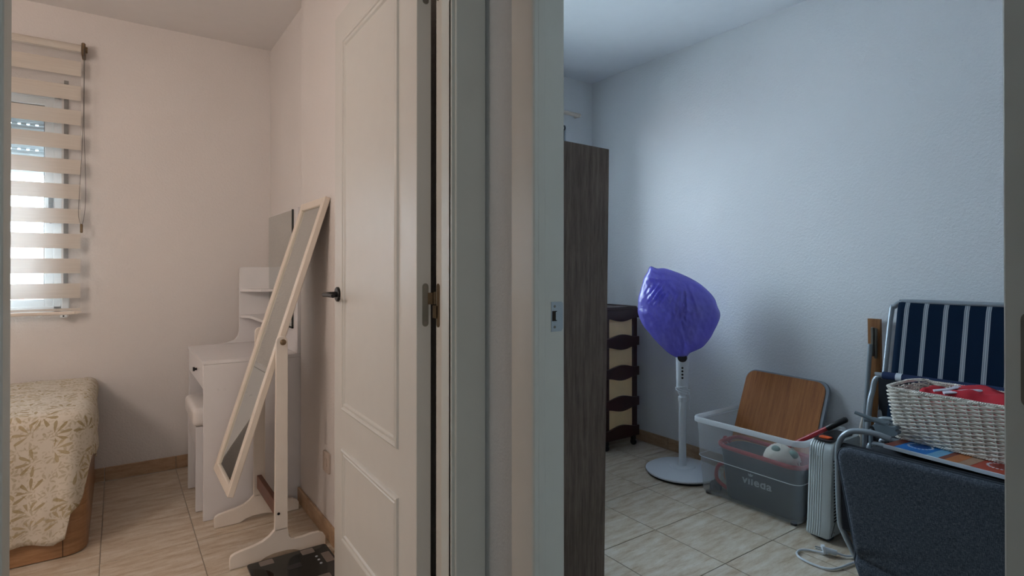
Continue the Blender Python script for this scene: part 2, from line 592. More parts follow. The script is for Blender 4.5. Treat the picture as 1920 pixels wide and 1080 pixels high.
# ---------------------------------------------------------------- room shell
fl = struct_root('floor')
bm = new(); box(bm, -2.4, .785, 1.24, YL + .02, -.06, -.003); box(bm, .74, XR + .02, -.65, YR + .02, -.06, -.003); box(bm, -1.0, .74, -3.0, 1.24, -.06, -.003)
obj('subfloor', bm, 'tile_grout', fl)
PX, PY, OX, OY = .33, .345, -.05, 1.32
tile_me = {}


def put_tile(x0, x1, y0, y1):
    g = .0017
    w, d = round(x1 - x0 - 2 * g, 4), round(y1 - y0 - 2 * g, 4)
    if w < .02 or d < .02: return
    key = (w, d)
    if key not in tile_me:
        bm = new(); box(bm, -w / 2, w / 2, -d / 2, d / 2, -.002, 0, bev=.0006)
        me = bpy.data.meshes.new('tile'); bm.to_mesh(me); bm.free(); me.materials.append(M['tile']); tile_me[key] = me
    o = bpy.data.objects.new('tile', tile_me[key]); col.objects.link(o); o.parent = fl
    o.location = ((x0 + x1) / 2, (y0 + y1) / 2, 0)


def tile_area(ax0, ax1, ay0, ay1):
    i0 = math.floor((ax0 - OX) / PX); i1 = math.ceil((ax1 - OX) / PX)
    j0 = math.floor((ay0 - OY) / PY); j1 = math.ceil((ay1 - OY) / PY)
    for i in range(i0, i1):
        for j in range(j0, j1):
            put_tile(max(ax0, OX + i * PX), min(ax1, OX + (i + 1) * PX), max(ay0, OY + j * PY), min(ay1, OY + (j + 1) * PY))


tile_area(-2.36, .785, 1.24, YL)
tile_area(.812, XR, -.64, YR)
tile_area(-.98, .812, -.5, 1.24)

bm = new(); box(bm, -2.4, .785, 1.29, YL + .1, H, H + .08); struct('ceiling_left', bm, 'ceil_warm')
bm = new(); box(bm, .786, XR + .1, -.7, YR + .1, H, H + .08); struct('ceiling_right', bm, 'ceil_cool')
bm = new(); box(bm, -1.0, .785, -3.0, 1.289, H, H + .08); struct('ceiling_hall', bm, 'ceil_cool')

# left room: back wall with window opening, left wall, right wall (with its step)
WX0, WX1, WZ0, WZ1 = -1.48, -.235, .91, 2.06
bm = new()
box(bm, -2.4, WX0, YL, YL + .25, 0, H); box(bm, WX1, .80, YL, YL + .25, 0, H)
box(bm, WX0, WX1, YL, YL + .25, 0, WZ0); box(bm, WX0, WX1, YL, YL + .25, WZ1, H)
struct('wall_back_left', bm, 'wall_warm')
bm = new(); box(bm, -2.5, -2.38, 1.2, YL + .1, 0, H); struct('wall_far_left', bm, 'wall_warm')
bm = new(); box(bm, -2.4, -.175, 1.24, 1.29, 0, H); box(bm, -.175, .675, 1.24, 1.29, 2.07, H); box(bm, .675, .74, 1.24, 1.29, 0, H)
struct('wall_front_left', bm, 'wall_warm')
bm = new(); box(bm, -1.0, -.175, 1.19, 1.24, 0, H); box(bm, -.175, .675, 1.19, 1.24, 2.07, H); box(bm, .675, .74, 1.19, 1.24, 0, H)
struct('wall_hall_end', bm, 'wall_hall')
bm = new(); box(bm, .74, .775, 1.29, 2.80, 0, H); box(bm, .785, .80, 2.87, YL, 0, H)
o = struct('wall_right_left', bm, 'wall_warm')
bm = new()
pts = [(.74, 2.86), (.743, 2.868), (.75, 2.874), (.80, 2.874), (.80, 2.80), (.74, 2.80)]
prism(bm, pts, 'z', 0, H); obj('corner', bm, 'wall_warm', o, smooth=True)
# partition towards the right room
bm = new(); box(bm, .775, XP1, .98, 2.80, 0, H); box(bm, .80, XP1 + .02, 2.80, YR, 0, H)
box(bm, .775, XP1, .13, .98, 2.07, H); box(bm, .775, XP1, -.65, .13, 0, H)
struct('wall_left_right', bm, 'wall_cool')
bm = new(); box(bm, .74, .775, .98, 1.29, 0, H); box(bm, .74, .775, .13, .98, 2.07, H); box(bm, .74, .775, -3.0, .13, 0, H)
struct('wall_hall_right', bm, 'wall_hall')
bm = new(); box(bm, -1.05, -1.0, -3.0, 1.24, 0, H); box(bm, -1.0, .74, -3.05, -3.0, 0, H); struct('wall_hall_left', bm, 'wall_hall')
# right room
RX0, RX1, RZ0, RZ1 = 1.15, 2.50, .95, 2.12
bm = new()
box(bm, .80, RX0, YR, YR + .25, 0, H); box(bm, RX1, XR + .1, YR, YR + .25, 0, H)
box(bm, RX0, RX1, YR, YR + .25, 0, RZ0); box(bm, RX0, RX1, YR, YR + .25, RZ1, H)
struct('wall_back_right', bm, 'wall_cool')
bm = new(); box(bm, XR, XR + .1, -.7, YR + .1, 0, H); struct('wall_right', bm, 'wall_cool')
bm = new(); box(bm, .80, XR + .1, -.75, -.65, 0, H); struct('wall_front_right', bm, 'wall_cool')


# baseboards of ceramic strips
def baseboard(name, strips):
    r = struct_root(name)
    for s in strips:
        simple('strip', 'baseboard', r, *s, bev=.002)
    return r


xs = [-2.36] + [OX + PX * i for i in range(-6, 3)] + [.775]
baseboard('baseboard_back_left', [(xs[i] + .001, xs[i + 1] - .001, YL - .011, YL, .0, .072) for i in range(len(xs) - 1)])
ys = [1.30, 1.665, 2.01, 2.355, 2.70, 2.872]
baseboard('baseboard_right_left', [(.728, .74, ys[i] + .001, ys[i + 1] - .001, 0, .072) for i in range(len(ys) - 1)])
ys = [-.64] + [OY + PY * i for i in range(-5, 5)] + [YR]
baseboard('baseboard_right', [(XR - .012, XR, ys[i] + .001, ys[i + 1] - .001, 0, .072) for i in range(len(ys) - 1)])
xs = [OX + PX * i for i in range(3, 9)] + [XR - .012]
baseboard('baseboard_back_right', [(xs[i] + .001, xs[i + 1] - .001, YR - .012, YR, 0, .072) for i in range(len(xs) - 1)])

# ---------------------------------------------------------------- left window with shutter
w1 = struct_root('window_1')
bm = new()
for b_ in ((WX0, WX1, WZ0, WZ0 + .035), (WX0, WX1, WZ1 - .035, WZ1), (WX0, WX0 + .035, WZ0, WZ1), (WX1 - .035, WX1, WZ0, WZ1)):
    box(bm, b_[0], b_[1], YL + .03, YL + .10, b_[2], b_[3], bev=.003)
obj('window_frame', bm, 'pvc', w1)
for (sx0, sx1) in ((-.86, WX1 - .03), (WX0 + .03, -.85)):
    bm = new()
    box(bm, sx0, sx0 + .04, YL + .035, YL + .075, WZ0 + .03, WZ1 - .03, bev=.004); box(bm, sx1 - .042, sx1, YL + .035, YL + .075, WZ0 + .03, WZ1 - .03, bev=.004)
    box(bm, sx0, sx1, YL + .037, YL + .075, WZ0 + .03, WZ0 + .072, bev=.004); box(bm, sx0, sx1, YL + .037, YL + .075, WZ1 - .072, WZ1 - .03, bev=.004)
    sash = obj('sash', bm, 'pvc', w1)
    bm = new(); box(bm, sx0 + .04, sx1 - .042, YL + .055, YL + .060, WZ0 + .072, WZ1 - .072); obj('pane', bm, 'glass', sash)
    bm = new()
    for b_ in ((sx0 + .04, sx0 + .044, WZ0 + .072, WZ1 - .072), (sx1 - .046, sx1 - .042, WZ0 + .072, WZ1 - .072), (sx0 + .04, sx1 - .042, WZ1 - .077, WZ1 - .072)):
        box(bm, b_[0], b_[1], YL + .050, YL + .0535, b_[2], b_[3])
    obj('gasket', bm, 'gasket', sash)
bm = new(); box(bm, -.290, -.272, YL + .022, YL + .036, 1.44, 1.515, bev=.003); box(bm, -.288, -.274, YL + .008, YL + .024, 1.375, 1.48, bev=.004)
obj('window_handle', bm, 'gasket', w1)
sh = bpy.data.objects.new('roller_shutter', None); col.objects.link(sh); sh.parent = w1
zt = WZ1 + .02
for k in range(10):
    bm = new(); z1 = zt - .0445 * k; z0 = z1 - .0395
    prism(bm, [(YL + .17, z0), (YL + .160, z0 + .008), (YL + .157, (z0 + z1) / 2), (YL + .160, z1 - .008), (YL + .17, z1)], 'x', WX0, WX1)
    if k > 1:
        x = WX1 - .012
        while x > WX0:
            box(bm, x - .024, x, YL + .163, YL + .168, z1 - .001, z1 + .006); x -= .036
    else: box(bm, WX0, WX1, YL + .163, YL + .168, z1 - .001, z1 + .006)
    obj('slat', bm, 'shutter', sh)
# strap that pulls the shutter, on the wall beside the window, with its winder
st = thing('shutter_strap', 'dark grey roller shutter strap hanging behind the right edge of the blind', 'strap', (-.216, YL - .006, .95))
simple('webbing', 'strap', st, -.226, -.207, YL - .010, YL - .006, 1.04, 2.12)
simple('winder_box', 'pvc', st, -.234, -.199, YL - .018, YL - .0005, .925, 1.05, bev=.004)

# ---------------------------------------------------------------- zebra roller blind
YB = 3.68
bl = thing('roller_blind', 'cream day and night roller blind with see-through bands over the window', 'blind', (-.8, YB, 2.29))
bx0, bx1 = -1.50, -.153
bm = new(); tube(bm, [(bx0, YB + .012, 2.283), (bx1, YB + .012, 2.283)], .021, 16); obj('roller_tube', bm, 'band', bl, smooth=True)
bm = new(); box(bm, bx1 + .001, bx1 + .018, YB - .014, YB + .07, 2.245, 2.312, bev=.004); tube(bm, [(bx1 + .001, YB + .012, 2.283), (bx1 + .026, YB + .012, 2.283)], .016, 12)
obj('bracket', bm, 'bronze', bl, smooth=True)
z_top = 2.137; per = .1275
simple('opaque_band', 'band', bl, bx0, bx1, YB - .0008, YB, z_top, 2.213)
simple('sheer_band', 'sheer', bl, bx0, bx1, YB - .0006, YB, 2.213, 2.268)  # extra see-through strip, stands in for the shade below the roller tube
z = z_top; k = 0
while z - .052 > .93:
    simple('sheer_band', 'sheer', bl, bx0, bx1, YB - .0006, YB, z - .052, z)
    lo = max(z - per, .925)
    simple('opaque_band', 'band', bl, bx0, bx1, YB - .0008, YB, lo, z - .052)
    z -= per; k += 1
bm = new(); box(bm, bx0, bx1 - .02, YB - .010, YB + .010, .905, .922, bev=.004)
prism(bm, [(bx1 - .02, .905), (bx1 - .02, .922), (bx1 + .004, .921), (bx1 + .004, .914)], 'y', YB - .008, YB + .008)
obj('bottom_rail', bm, 'cream_paint', bl)
bm = new()
ch = [(bx1 + .012, YB - .016, 2.28), (bx1 + .010, YB - .017, 1.9), (bx1 - .004, YB - .017, 1.55), (bx1 - .008, YB - .017, 1.42), (bx1 + .004, YB - .017, 1.365),
      (bx1 + .016, YB - .017, 1.42), (bx1 + .021, YB - .017, 1.55), (bx1 + .014, YB - .017, 1.9), (bx1 + .016, YB - .016, 2.28)]
tube(bm, smooth_path(ch, 8), .0011, 5); obj('chain', bm, 'strap', bl, smooth=True)
bm = new(); box(bm, bx1 - .002, bx1 + .010, YB - .022, YB - .012, 1.325, 1.372, bev=.003); obj('chain_weight', bm, 'bronze', bl)
bm = new(); box(bm, -.236, -.205, YB - .006, YL, .890, .908, bev=.003); o = obj('rail_clip', bm, 'pvc', bl)
bm = new(); lathe(bm, [(.004, 0), (.004, -.002)], -.221, YB - .006, 10, 'y', .899); obj('screw', bm, 'black_metal', o)

# ---------------------------------------------------------------- outside
bm = new(); box(bm, -16, 16, 4.05, 30, -3.2, -3.0); g = struct('ground', bm, 'ground_out')
bo = thing('building', 'white building across the street behind the left window', 'building', (-3, 11, -3))
bm = new(); box(bm, -9, 3.5, 11, 13, -3, 1.82); obj('facade', bm, 'render_out', bo)
for i in range(9):
    for (z0, z1) in ((1.15, 1.62), (.30, .86), (-.6, -.1)):
        x0 = -6.3 + i * .62
        bm = new(); x = x0
        while x < x0 + .5:
            box(bm, x, x + .05, 10.95, 11.0, z0, z1); x += .085
        box(bm, x0, x0 + .52, 10.94, 10.96, z1 - .04, z1); box(bm, x0, x0 + .52, 10.94, 10.96, z0, z0 + .04)
        obj('grille', bm, 'brick_out', bo)

# ---------------------------------------------------------------- left door, opened into the left room
FA = 'lacquer'
fr1 = struct_root('trim_1')
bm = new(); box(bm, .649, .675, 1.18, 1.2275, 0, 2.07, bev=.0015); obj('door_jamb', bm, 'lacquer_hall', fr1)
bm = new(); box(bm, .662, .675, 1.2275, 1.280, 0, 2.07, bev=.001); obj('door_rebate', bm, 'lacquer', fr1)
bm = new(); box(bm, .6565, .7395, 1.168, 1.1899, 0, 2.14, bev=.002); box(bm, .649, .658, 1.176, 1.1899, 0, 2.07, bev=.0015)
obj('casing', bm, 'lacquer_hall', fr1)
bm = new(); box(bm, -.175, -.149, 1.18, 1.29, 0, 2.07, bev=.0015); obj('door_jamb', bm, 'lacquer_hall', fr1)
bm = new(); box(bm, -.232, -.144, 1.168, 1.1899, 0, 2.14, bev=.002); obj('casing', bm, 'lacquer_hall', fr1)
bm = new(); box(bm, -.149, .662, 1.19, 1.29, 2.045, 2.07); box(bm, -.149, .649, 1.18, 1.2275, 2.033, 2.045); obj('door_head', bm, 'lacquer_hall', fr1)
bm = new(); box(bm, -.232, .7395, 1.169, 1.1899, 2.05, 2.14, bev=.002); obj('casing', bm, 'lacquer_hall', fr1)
bm = new(); box(bm, .677, .728, 1.2901, 1.302, .073, 2.13, bev=.002); obj('casing', bm, 'lacquer', fr1)

DH, DW, DT = 2.03, .728, .040
d1 = struct_root('door_1')
d1.location = (.620, 1.305, .008); d1.rotation_euler = (0, 0, PI / 2 - math.radians(1.9))
d1['_local'] = 1
# local: x along the width from the hinge, y: visible face at y=0 facing +y (towards -X), thickness to -y


def door_leaf(root, panels=True):
    bm = new(); box(bm, 0, DW, -DT, 0, 0, DH, bev=.0015); return obj('leaf', bm, 'lacquer', root, local=True)


def moulding_frame(root, x0, x1, z0, z1, yf, sgn):
    # a raised moulding ring of stepped profile, with mitred corners
    prof = [(0, 0), (.002, .006), (.007, .0085), (.012, .007), (.014, .0035), (.018, .0035), (.021, .0055), (.026, .005), (.030, 0)]
    bm = new(); rings = []
    for d, h in prof:
        y = yf + sgn * h
        rings.append([bm.verts.new(p) for p in ((x0 + d, y, z0 + d), (x1 - d, y, z0 + d), (x1 - d, y, z1 - d), (x0 + d, y, z1 - d))])
    for i in range(len(prof) - 1):
        for k in range(4):
            bm.faces.new((rings[i][k], rings[i][(k + 1) % 4], rings[i + 1][(k + 1) % 4], rings[i + 1][k]))
    bmesh.ops.recalc_face_normals(bm, faces=bm.faces)
    if sgn < 0: bmesh.ops.reverse_faces(bm, faces=bm.faces)
    return obj('moulding', bm, 'lacquer', root, local=True)


door_leaf(d1)
for yf, sg in ((0, 1), (-DT, -1)):
    moulding_frame(d1, .118, .628, .645, 1.925, yf, sg)
    moulding_frame(d1, .118, .628, .195, .515, yf, sg)


def lever(root, x, z, yf, sg):
    bm = new()
    lathe(bm, [(.0, 0), (.026, 0), (.026, .006), (.023, .0085), (.0, .0085)], x, yf if sg > 0 else yf, 24, 'y', z)
    h = obj('handle', bm, 'black_metal', root, smooth=True, local=True)
    if sg < 0: h.scale = (1, 1, 1); 
    bm = new()
    p = [(x, yf + sg * .004, z), (x, yf + sg * .030, z), (x - .002, yf + sg * .044, z), (x - .012, yf + sg * .053, z), (x - .05, yf + sg * .055, z + .001), (x - .12, yf + sg * .052, z)]
    tube(bm, smooth_path(p, 5), lambda t: .010 - .0035 * t, 10)
    obj('lever', bm, 'black_metal', h, smooth=True, local=True)


lever(d1, .683, 1.042, 0, 1)
bm = new(); box(bm, DW - .0004, DW + .0012, -.030, -.010, .96, 1.12); obj('latch_plate', bm, 'steel', d1, local=True)


def hinge(root, zc, front=True):
    """plate let into the edge at x=0, knuckle behind it"""
    zc -= .008
    pts = []
    w = .0085; hh = .055
    for k in range(9): a = PI * k / 8; pts.append((-.024 + w * math.cos(a), zc + hh - w + w * math.sin(a)))
    for k in range(9): a = PI + PI * k / 8; pts.append((-.024 + w * math.cos(a), zc - hh + w + w * math.sin(a)))
    bm = new(); prism(bm, pts, 'x', -.0012, .0002)
    h = obj('hinge', bm, 'steel', root, local=True)
    for dz in (.045, .016, -.045):
        bm = new(); lathe(bm, [(.0032, -.0022), (.0028, -.0010)], 0, -.024, 10, 'x', zc + dz); obj('screw', bm, 'electrode', h, local=True)
    bm = new(); box(bm, -.0016, .0004, -.052, -.030, zc + .001, zc + .031)
    tube(bm, [(-.004, -.050, zc + .001), (-.004, -.050, zc + .033)], .0052, 12)
    obj('knuckle', bm, 'bronze', h, local=True)
    bm = new(); tube(bm, [(-.004, -.050, zc - .033), (-.004, -.050, zc - .001)], .0052, 12)
    obj('pin', bm, 'bronze', h, local=True)
    return h


for zc in (1.048, .25, 1.87): hinge(d1, zc)
# frame side leaf of the hinge
for zc in (1.048, .25, 1.87):
    bm = new(); pts = []
    for k in range(9): a = PI * k / 8; pts.append((1.268 + .008 * math.cos(a), zc + .047 + .008 * math.sin(a)))
    for k in range(9): a = PI + PI * k / 8; pts.append((1.268 + .008 * math.cos(a), zc - .047 + .008 * math.sin(a)))
    prism(bm, pts, 'x', .6608, .6622); box(bm, .6608, .6625, 1.27, 1.297, zc - .033, zc - .001)
    obj('hinge_leaf', bm, 'bronze', fr1)

# ---------------------------------------------------------------- right door frame and door
fr2 = struct_root('trim_2')
bm = new(); box(bm, .7283, .7395, .9585, 1.043, 0, 2.14, bev=.002); obj('casing', bm, 'lacquer', fr2)
bm = new(); box(bm, .725, .7395, .9545, .966, 0, 2.12, bev=.003); obj('bead', bm, 'lacquer_hall', fr2)
bm = new(); box(bm, .737, .757, .955, .98, 0, 2.07, bev=.002); obj('door_stop', bm, 'lacquer_hall', fr2)
bm = new(); box(bm, .757, .811, .9575, .98, 0, 2.07, bev=.001); obj('door_jamb', bm, 'lacquer_hall', fr2)
bm = new(); box(bm, .737, .811, .130, .150, 0, 2.07, bev=.001); obj('door_jamb', bm, 'lacquer_hall', fr2)
bm = new(); box(bm, .7283, .7395, .062, .146, 0, 2.14, bev=.002); obj('casing', bm, 'lacquer_hall', fr2)
bm = new(); box(bm, .737, .811, .150, .9575, 2.045, 2.07); obj('door_head', bm, 'lacquer_hall', fr2)
bm = new(); box(bm, .7283, .7395, .062, 1.043, 2.052, 2.14, bev=.002); obj('casing', bm, 'lacquer_hall', fr2)
# strike plate
bm = new()
pts = [(.774, 1.003), (.774, 1.068), (.803, 1.068), (.807, 1.064), (.807, 1.009), (.802, 1.003)]
prism(bm, pts, 'y', .9563, .9576); sp = obj('strike_plate', bm, 'zinc', fr2)
bm = new(); box(bm, .7765, .789, .9556, .9564, 1.026, 1.048); obj('latch_hole', bm, 'dark_hole', sp)
bm = new(); box(bm, .7855, .7895, .9545, .9564, 1.028, 1.046, bev=.0008); obj('latch_tab', bm, 'zinc', sp)
for zz in (1.058, 1.013):
    bm = new(); lathe(bm, [(.003, 0), (.0026, -.0012)], .7835, .9562, 12, 'y', zz); obj('screw', bm, 'steel', sp)

d2 = struct_root('door_2')
d2.location = (.860, .214, .008); d2.rotation_euler = (0, 0, 0); d2['_local'] = 1
bm = new(); box(bm, 0, .72, -.040, 0, 0, DH, bev=.0015); obj('leaf', bm, 'lacquer_hall', d2, local=True)
for yf, sg in ((0, 1), (-DT, -1)):
    moulding_frame(d2, .118, .610, .645, 1.925, yf, sg); moulding_frame(d2, .118, .610, .195, .515, yf, sg)
for zc in (1.035, .25, 1.82): hinge(d2, zc)
bm = new(); lathe(bm, [(.0, 0), (.026, 0), (.026, .006), (.0, .0085)], .66, 0, 24, 'y', 1.05); hd = obj('handle', bm, 'black_metal', d2, smooth=True, local=True)
bm = new(); tube(bm, smooth_path([(.66, .004, 1.05), (.66, .045, 1.05), (.64, .053, 1.05), (.55, .052, 1.05)], 5), .009, 10); obj('lever', bm, 'black_metal', hd, smooth=True, local=True)

# ---------------------------------------------------------------- bed
bed = thing('bed', 'single divan bed with oak coloured base under the left window', 'bed', (-1.07, 3.3, 0))
bm = new()
R = .085
pts = [(-2.05, 2.845), (-.17, 2.845)]
pts += [(-.17 + .075 * math.sin(a), 2.845 + .075 * (1 - math.cos(a))) for a in (.25, .5, .75, 1.0, 1.25, 1.5)]
pts += [(-.093, 2.93), (-.093, 3.735), (-2.05, 3.735)]
prism(bm, pts, 'z', .003, .335, bev=.003)
base = obj('base', bm, 'bed_wood', bed)
bm = new()
box(bm, -.172, -.170, 2.8435, 2.8455, .004, .334); obj('joint', bm, 'dark_hole', base)
bm = new(); box(bm, -2.04, -.105, 2.875, 3.735, .336, .565, bev=.05, seg=4); obj('mattress', bm, 'black_fabric', bed, smooth=True)


def bedspread():
    # perimeter path of the sheet, outward normal, inner anchor, hem height
    P = []
    YF, XE, YBk = 2.825, -.078, 3.728
    x = -2.05
    n1 = 96
    for i in range(n1 + 1):
        t = i / n1; X = -2.05 + (XE - .10 + 2.05) * t
        P.append(((X, YF), (0, -1), (min(X, -.35), 3.28)))
    for i in range(1, 12):
        a = PI / 2 * i / 12
        P.append(((XE - .10 + .10 * math.sin(a), YF + .10 - .10 * math.cos(a)), (math.sin(a), -math.cos(a)), (-.35, 3.28)))
    n2 = 44
    for i in range(n2 + 1):
        t = i / n2; Y = YF + .10 + (YBk - YF - .12) * t
        P.append(((XE, Y), (1, 0), (-.35, 3.28)))
    for i in range(1, 60):
        t = i / 60; X = XE - 1.97 * t
        P.append(((X, YBk), (0, 1), (min(X, -.35), 3.28)))
    bm = new(); uvl = bm.loops.layers.uv.new('UVMap')
    s = 0; cols = []; prev = None; NT, ND = 14, 22
    for (p, nrm, inn) in P:
        if prev is not None: s += math.hypot(p[0] - prev[0], p[1] - prev[1])
        prev = p
        X, Y = p
        # hem heights as on the bed: low along the front, hitched up round the corner
        if nrm[1] < -.98:
            hem = .078 + .010 * math.sin(X * 17) - .02 * max(0, min(1, (X + .3) / .15))
            if X > -.20: hem += .9 * (X + .20)
        elif nrm[0] > .02 and nrm[0] < .999:
            a = math.atan2(nrm[0], -nrm[1]) / (PI / 2)
            hem = .10 + .25 * min(1, a * 1.25) + .03 * math.sin(a * 10)
        elif nrm[0] >= .999:
            hem = .345 + .022 * math.sin(Y * 22)
            if Y > 3.33: hem = .345 + .16 * min(1, (Y - 3.33) / .12)
        else: hem = .52
        c = []
        zt = .578
        for j in range(NT):        # flat top
            t = j / (NT - 1); t2 = t
            ex, ey = X - nrm[0] * .045, Y - nrm[1] * .045
            xx = inn[0] + (ex - inn[0]) * t2; yy = inn[1] + (ey - inn[1]) * t2
            w = .0065 * noise.noise(Vector((xx * 4, yy * 11, 2.0))) + .003 * noise.noise(Vector((xx * 16, yy * 30, 0)))
            sag = -.006 * t ** 3
            c.append((Vector((xx, yy, zt + w + sag)), t2 * math.hypot(ex - inn[0], ey - inn[1])))
        tl = c[-1][1]
        for j in range(1, 5):      # rounded edge
            a = PI / 2 * j / 4
            c.append((Vector((X - nrm[0] * .045 * (1 - math.sin(a)), Y - nrm[1] * .045 * (1 - math.sin(a)), zt - .008 - .045 * (1 - math.cos(a)))), tl + .07 * j / 4))
        z0 = c[-1][0].z
        for j in range(1, ND + 1):
            t = j / ND; z = z0 + (hem - z0) * t
            drop = z0 - z
            amp = .020 * min(1, drop / .3)
            corner = max(0, 1 - abs(s - 1.99) / .25)
            f = math.sin(s * 31 + .8 * math.sin(s * 5)) * .6 + math.sin(s * 73 + 1) * .25
            fold = amp * (f * (.55 + 1.3 * corner) + .45) + .012 * noise.noise(Vector((s * 6, z * 6, 1))) * min(1, drop * 6)
            fold = max(fold, -.004)
            if nrm[1] > .5: fold = 0
            c.append((Vector((X + nrm[0] * fold, Y + nrm[1] * fold, z)), tl + .07 + drop))
        cols.append((s, c))
    vs = [[bm.verts.new(v) for v, _ in c] for _, c in cols]
    for i in range(len(cols) - 1):
        for j in range(len(cols[0][1]) - 1):
            try: f = bm.faces.new((vs[i][j], vs[i + 1][j], vs[i + 1][j + 1], vs[i][j + 1]))
            except Exception: continue
            f.normal_update()
            idx = ((i, j), (i + 1, j), (i + 1, j + 1), (i, j + 1))
            top = j < NT - 1
            for lp, (a, b_) in zip(f.loops, idx):
                v = cols[a][1][b_][0]
                if top: lp[uvl].uv = (v.x * 1.0 + 5, v.y + 3)
                else: lp[uvl].uv = (cols[a][0], -cols[a][1][b_][1])
    bmesh.ops.recalc_face_normals(bm, faces=bm.faces)
    o = obj('bedspread', bm, 'floral', None, smooth=True, angle=80)
    sm = o.modifiers.new('thick', 'SOLIDIFY'); sm.thickness = .0025; sm.offset = 1
    return o


tag(bedspread(), 'cream cotton bedspread with olive leaf sprigs draped over the bed', 'bedspread')

# ---------------------------------------------------------------- vanity desk
va = thing('vanity_desk', 'white vanity desk with drawer, tall mirror and small shelves in the corner', 'desk', (.55, 3.2, 0))
W = 'white_furn'
simple('side_panel', W, va, .322, .783, 2.882, 2.898, .002, .706, bev=.001)
simple('side_panel', W, va, .322, .783, 3.494, 3.510, .002, .706, bev=.001)
simple('desktop', W, va, .318, .783, 2.880, 3.512, .7065, .7225, bev=.001)
dr = simple('drawer', W, va, .3205, .336, 2.899, 3.493, .598, .7035, bev=.001)
bm = new(); tube(bm, [(.3205, 3.12, .655), (.309, 3.12, .655)], .006, 12); tube(bm, [(.311, 3.12, .655), (.303, 3.12, .655)], .010, 14); obj('knob', bm, 'black_metal', dr, smooth=True)
simple('back_panel', W, va, .770, .783, 2.899, 3.493, .25, .706)
mf = simple('mirror_box', W, va, .731, .783, 2.888, 3.508, .723, 1.445, bev=.001)
bm = new(); box(bm, .7255, .7305, 2.965, 3.506, .848, 1.437); obj('mirror', bm, 'mirror', mf)
bm = new(); box(bm, .722, .7305, 2.960, 2.9655, .84, 1.44); box(bm, .722, .7305, 2.960, 3.508, .840, .8475); obj('mirror_edge', bm, 'gasket', mf)
bm = new()
pts = [(.731, .7235), (.731, 1.150), (.575, 1.150), (.568, 1.143), (.568, .79), (.562, .762), (.545, .742), (.515, .731), (.49, .7235)]
prism(bm, pts, 'y', 3.496, 3.508, bev=.001); obj('end_panel', bm, W, va)
for (zz, yy) in ((1.012, 3.375), (.866, 2.97)):
    bm = new()
    if yy > 3.2: pts = [(.730, 3.495), (.730, yy), (.66, yy), (.60, yy + .03), (.575, yy + .06), (.572, 3.495)]
    else: pts = [(.730, 3.495), (.730, yy), (.63, yy), (.612, yy + .02), (.605, yy + .05), (.605, 3.36), (.60, 3.40), (.585, 3.43), (.572, 3.45), (.570, 3.495)]
    prism(bm, pts, 'z', zz, zz + .014, bev=.001); obj('shelf', bm, W, va)
for k in (0, 1):
    bm = new(); lathe(bm, [(.0075, 0), (.007, -.0012), (0, -.0016)], .378 + k * .028, 2.8815, 14, 'y', .585); obj('screw_cap', bm, W, va)

sto = thing('stool', 'white padded stool tucked under the vanity desk', 'stool', (.45, 3.2, 0))
simple('side_panel', W, sto, .306, .60, 3.015, 3.031, .002, .398, bev=.001)
simple('side_panel', W, sto, .306, .60, 3.359, 3.375, .002, .398, bev=.001)
simple('apron', W, sto, .308, .322, 3.032, 3.358, .30, .398, bev=.001)
simple('apron', W, sto, .586, .60, 3.032, 3.358, .30, .398, bev=.001)
bm = new(); box(bm, .292, .612, 3.003, 3.387, .399, .487, bev=.024, seg=4); obj('seat', bm, 'seat_pad', sto, smooth=True)

# ---------------------------------------------------------------- cheval mirror
cm = thing('cheval_mirror', 'tall cream standing mirror tilted back against the wall beside the vanity', 'mirror', (.535, 2.575, 0))


def foot(y0, y1):
    bm = new()
    top = [(.353, .040), (.357, .050), (.370, .057), (.40, .063), (.44, .069), (.47, .077), (.495, .092), (.513, .110)]
    top2 = [(.562, .110), (.567, .072), (.575, .062), (.59, .057), (.62, .056), (.655, .060), (.685, .058), (.703, .049), (.711, .035), (.711, .0015)]
    bot = [(.615, .0015), (.59, .014), (.56, .020), (.51, .020), (.48, .014), (.455, .0015), (.353, .0015)]
    prism(bm, top + top2 + bot, 'y', y0, y1, bev=.0015)
    return obj('foot', bm, 'cream_paint', cm)


def post(y0, y1):
    bm = new()
    pts = [(.513, .105), (.562, .105), (.561, .855)] + [(.5395 + .021 * math.cos(a), .853 + .019 * math.sin(a)) for a in [PI * k / 8 for k in range(9)]] + [(.518, .853)]
    prism(bm, pts, 'y', y0, y1, bev=.0015)
    return obj('post', bm, 'cream_paint', cm)


for (y0, y1) in ((2.361, 2.379), (2.777, 2.795)):
    foot(y0, y1); post(y0, y1)
bm = new(); box(bm, .526, .546, 2.3795, 2.7765, .140, .200, bev=.002); obj('stretcher', bm, 'red_wood', cm)
bm = new(); lathe(bm, [(.0055, 0), (.005, -.002), (0, -.0022)], .527, 2.3605, 14, 'y', .172); obj('bolt', bm, 'black_metal', cm)
bm = new(); lathe(bm, [(.004, 0), (.004, -.008), (.011, -.009), (.012, -.016), (.007, -.020), (0, -.021)], .5395, 2.3605, 16, 'y', .850); obj('knob', bm, 'bronze', cm, smooth=True)
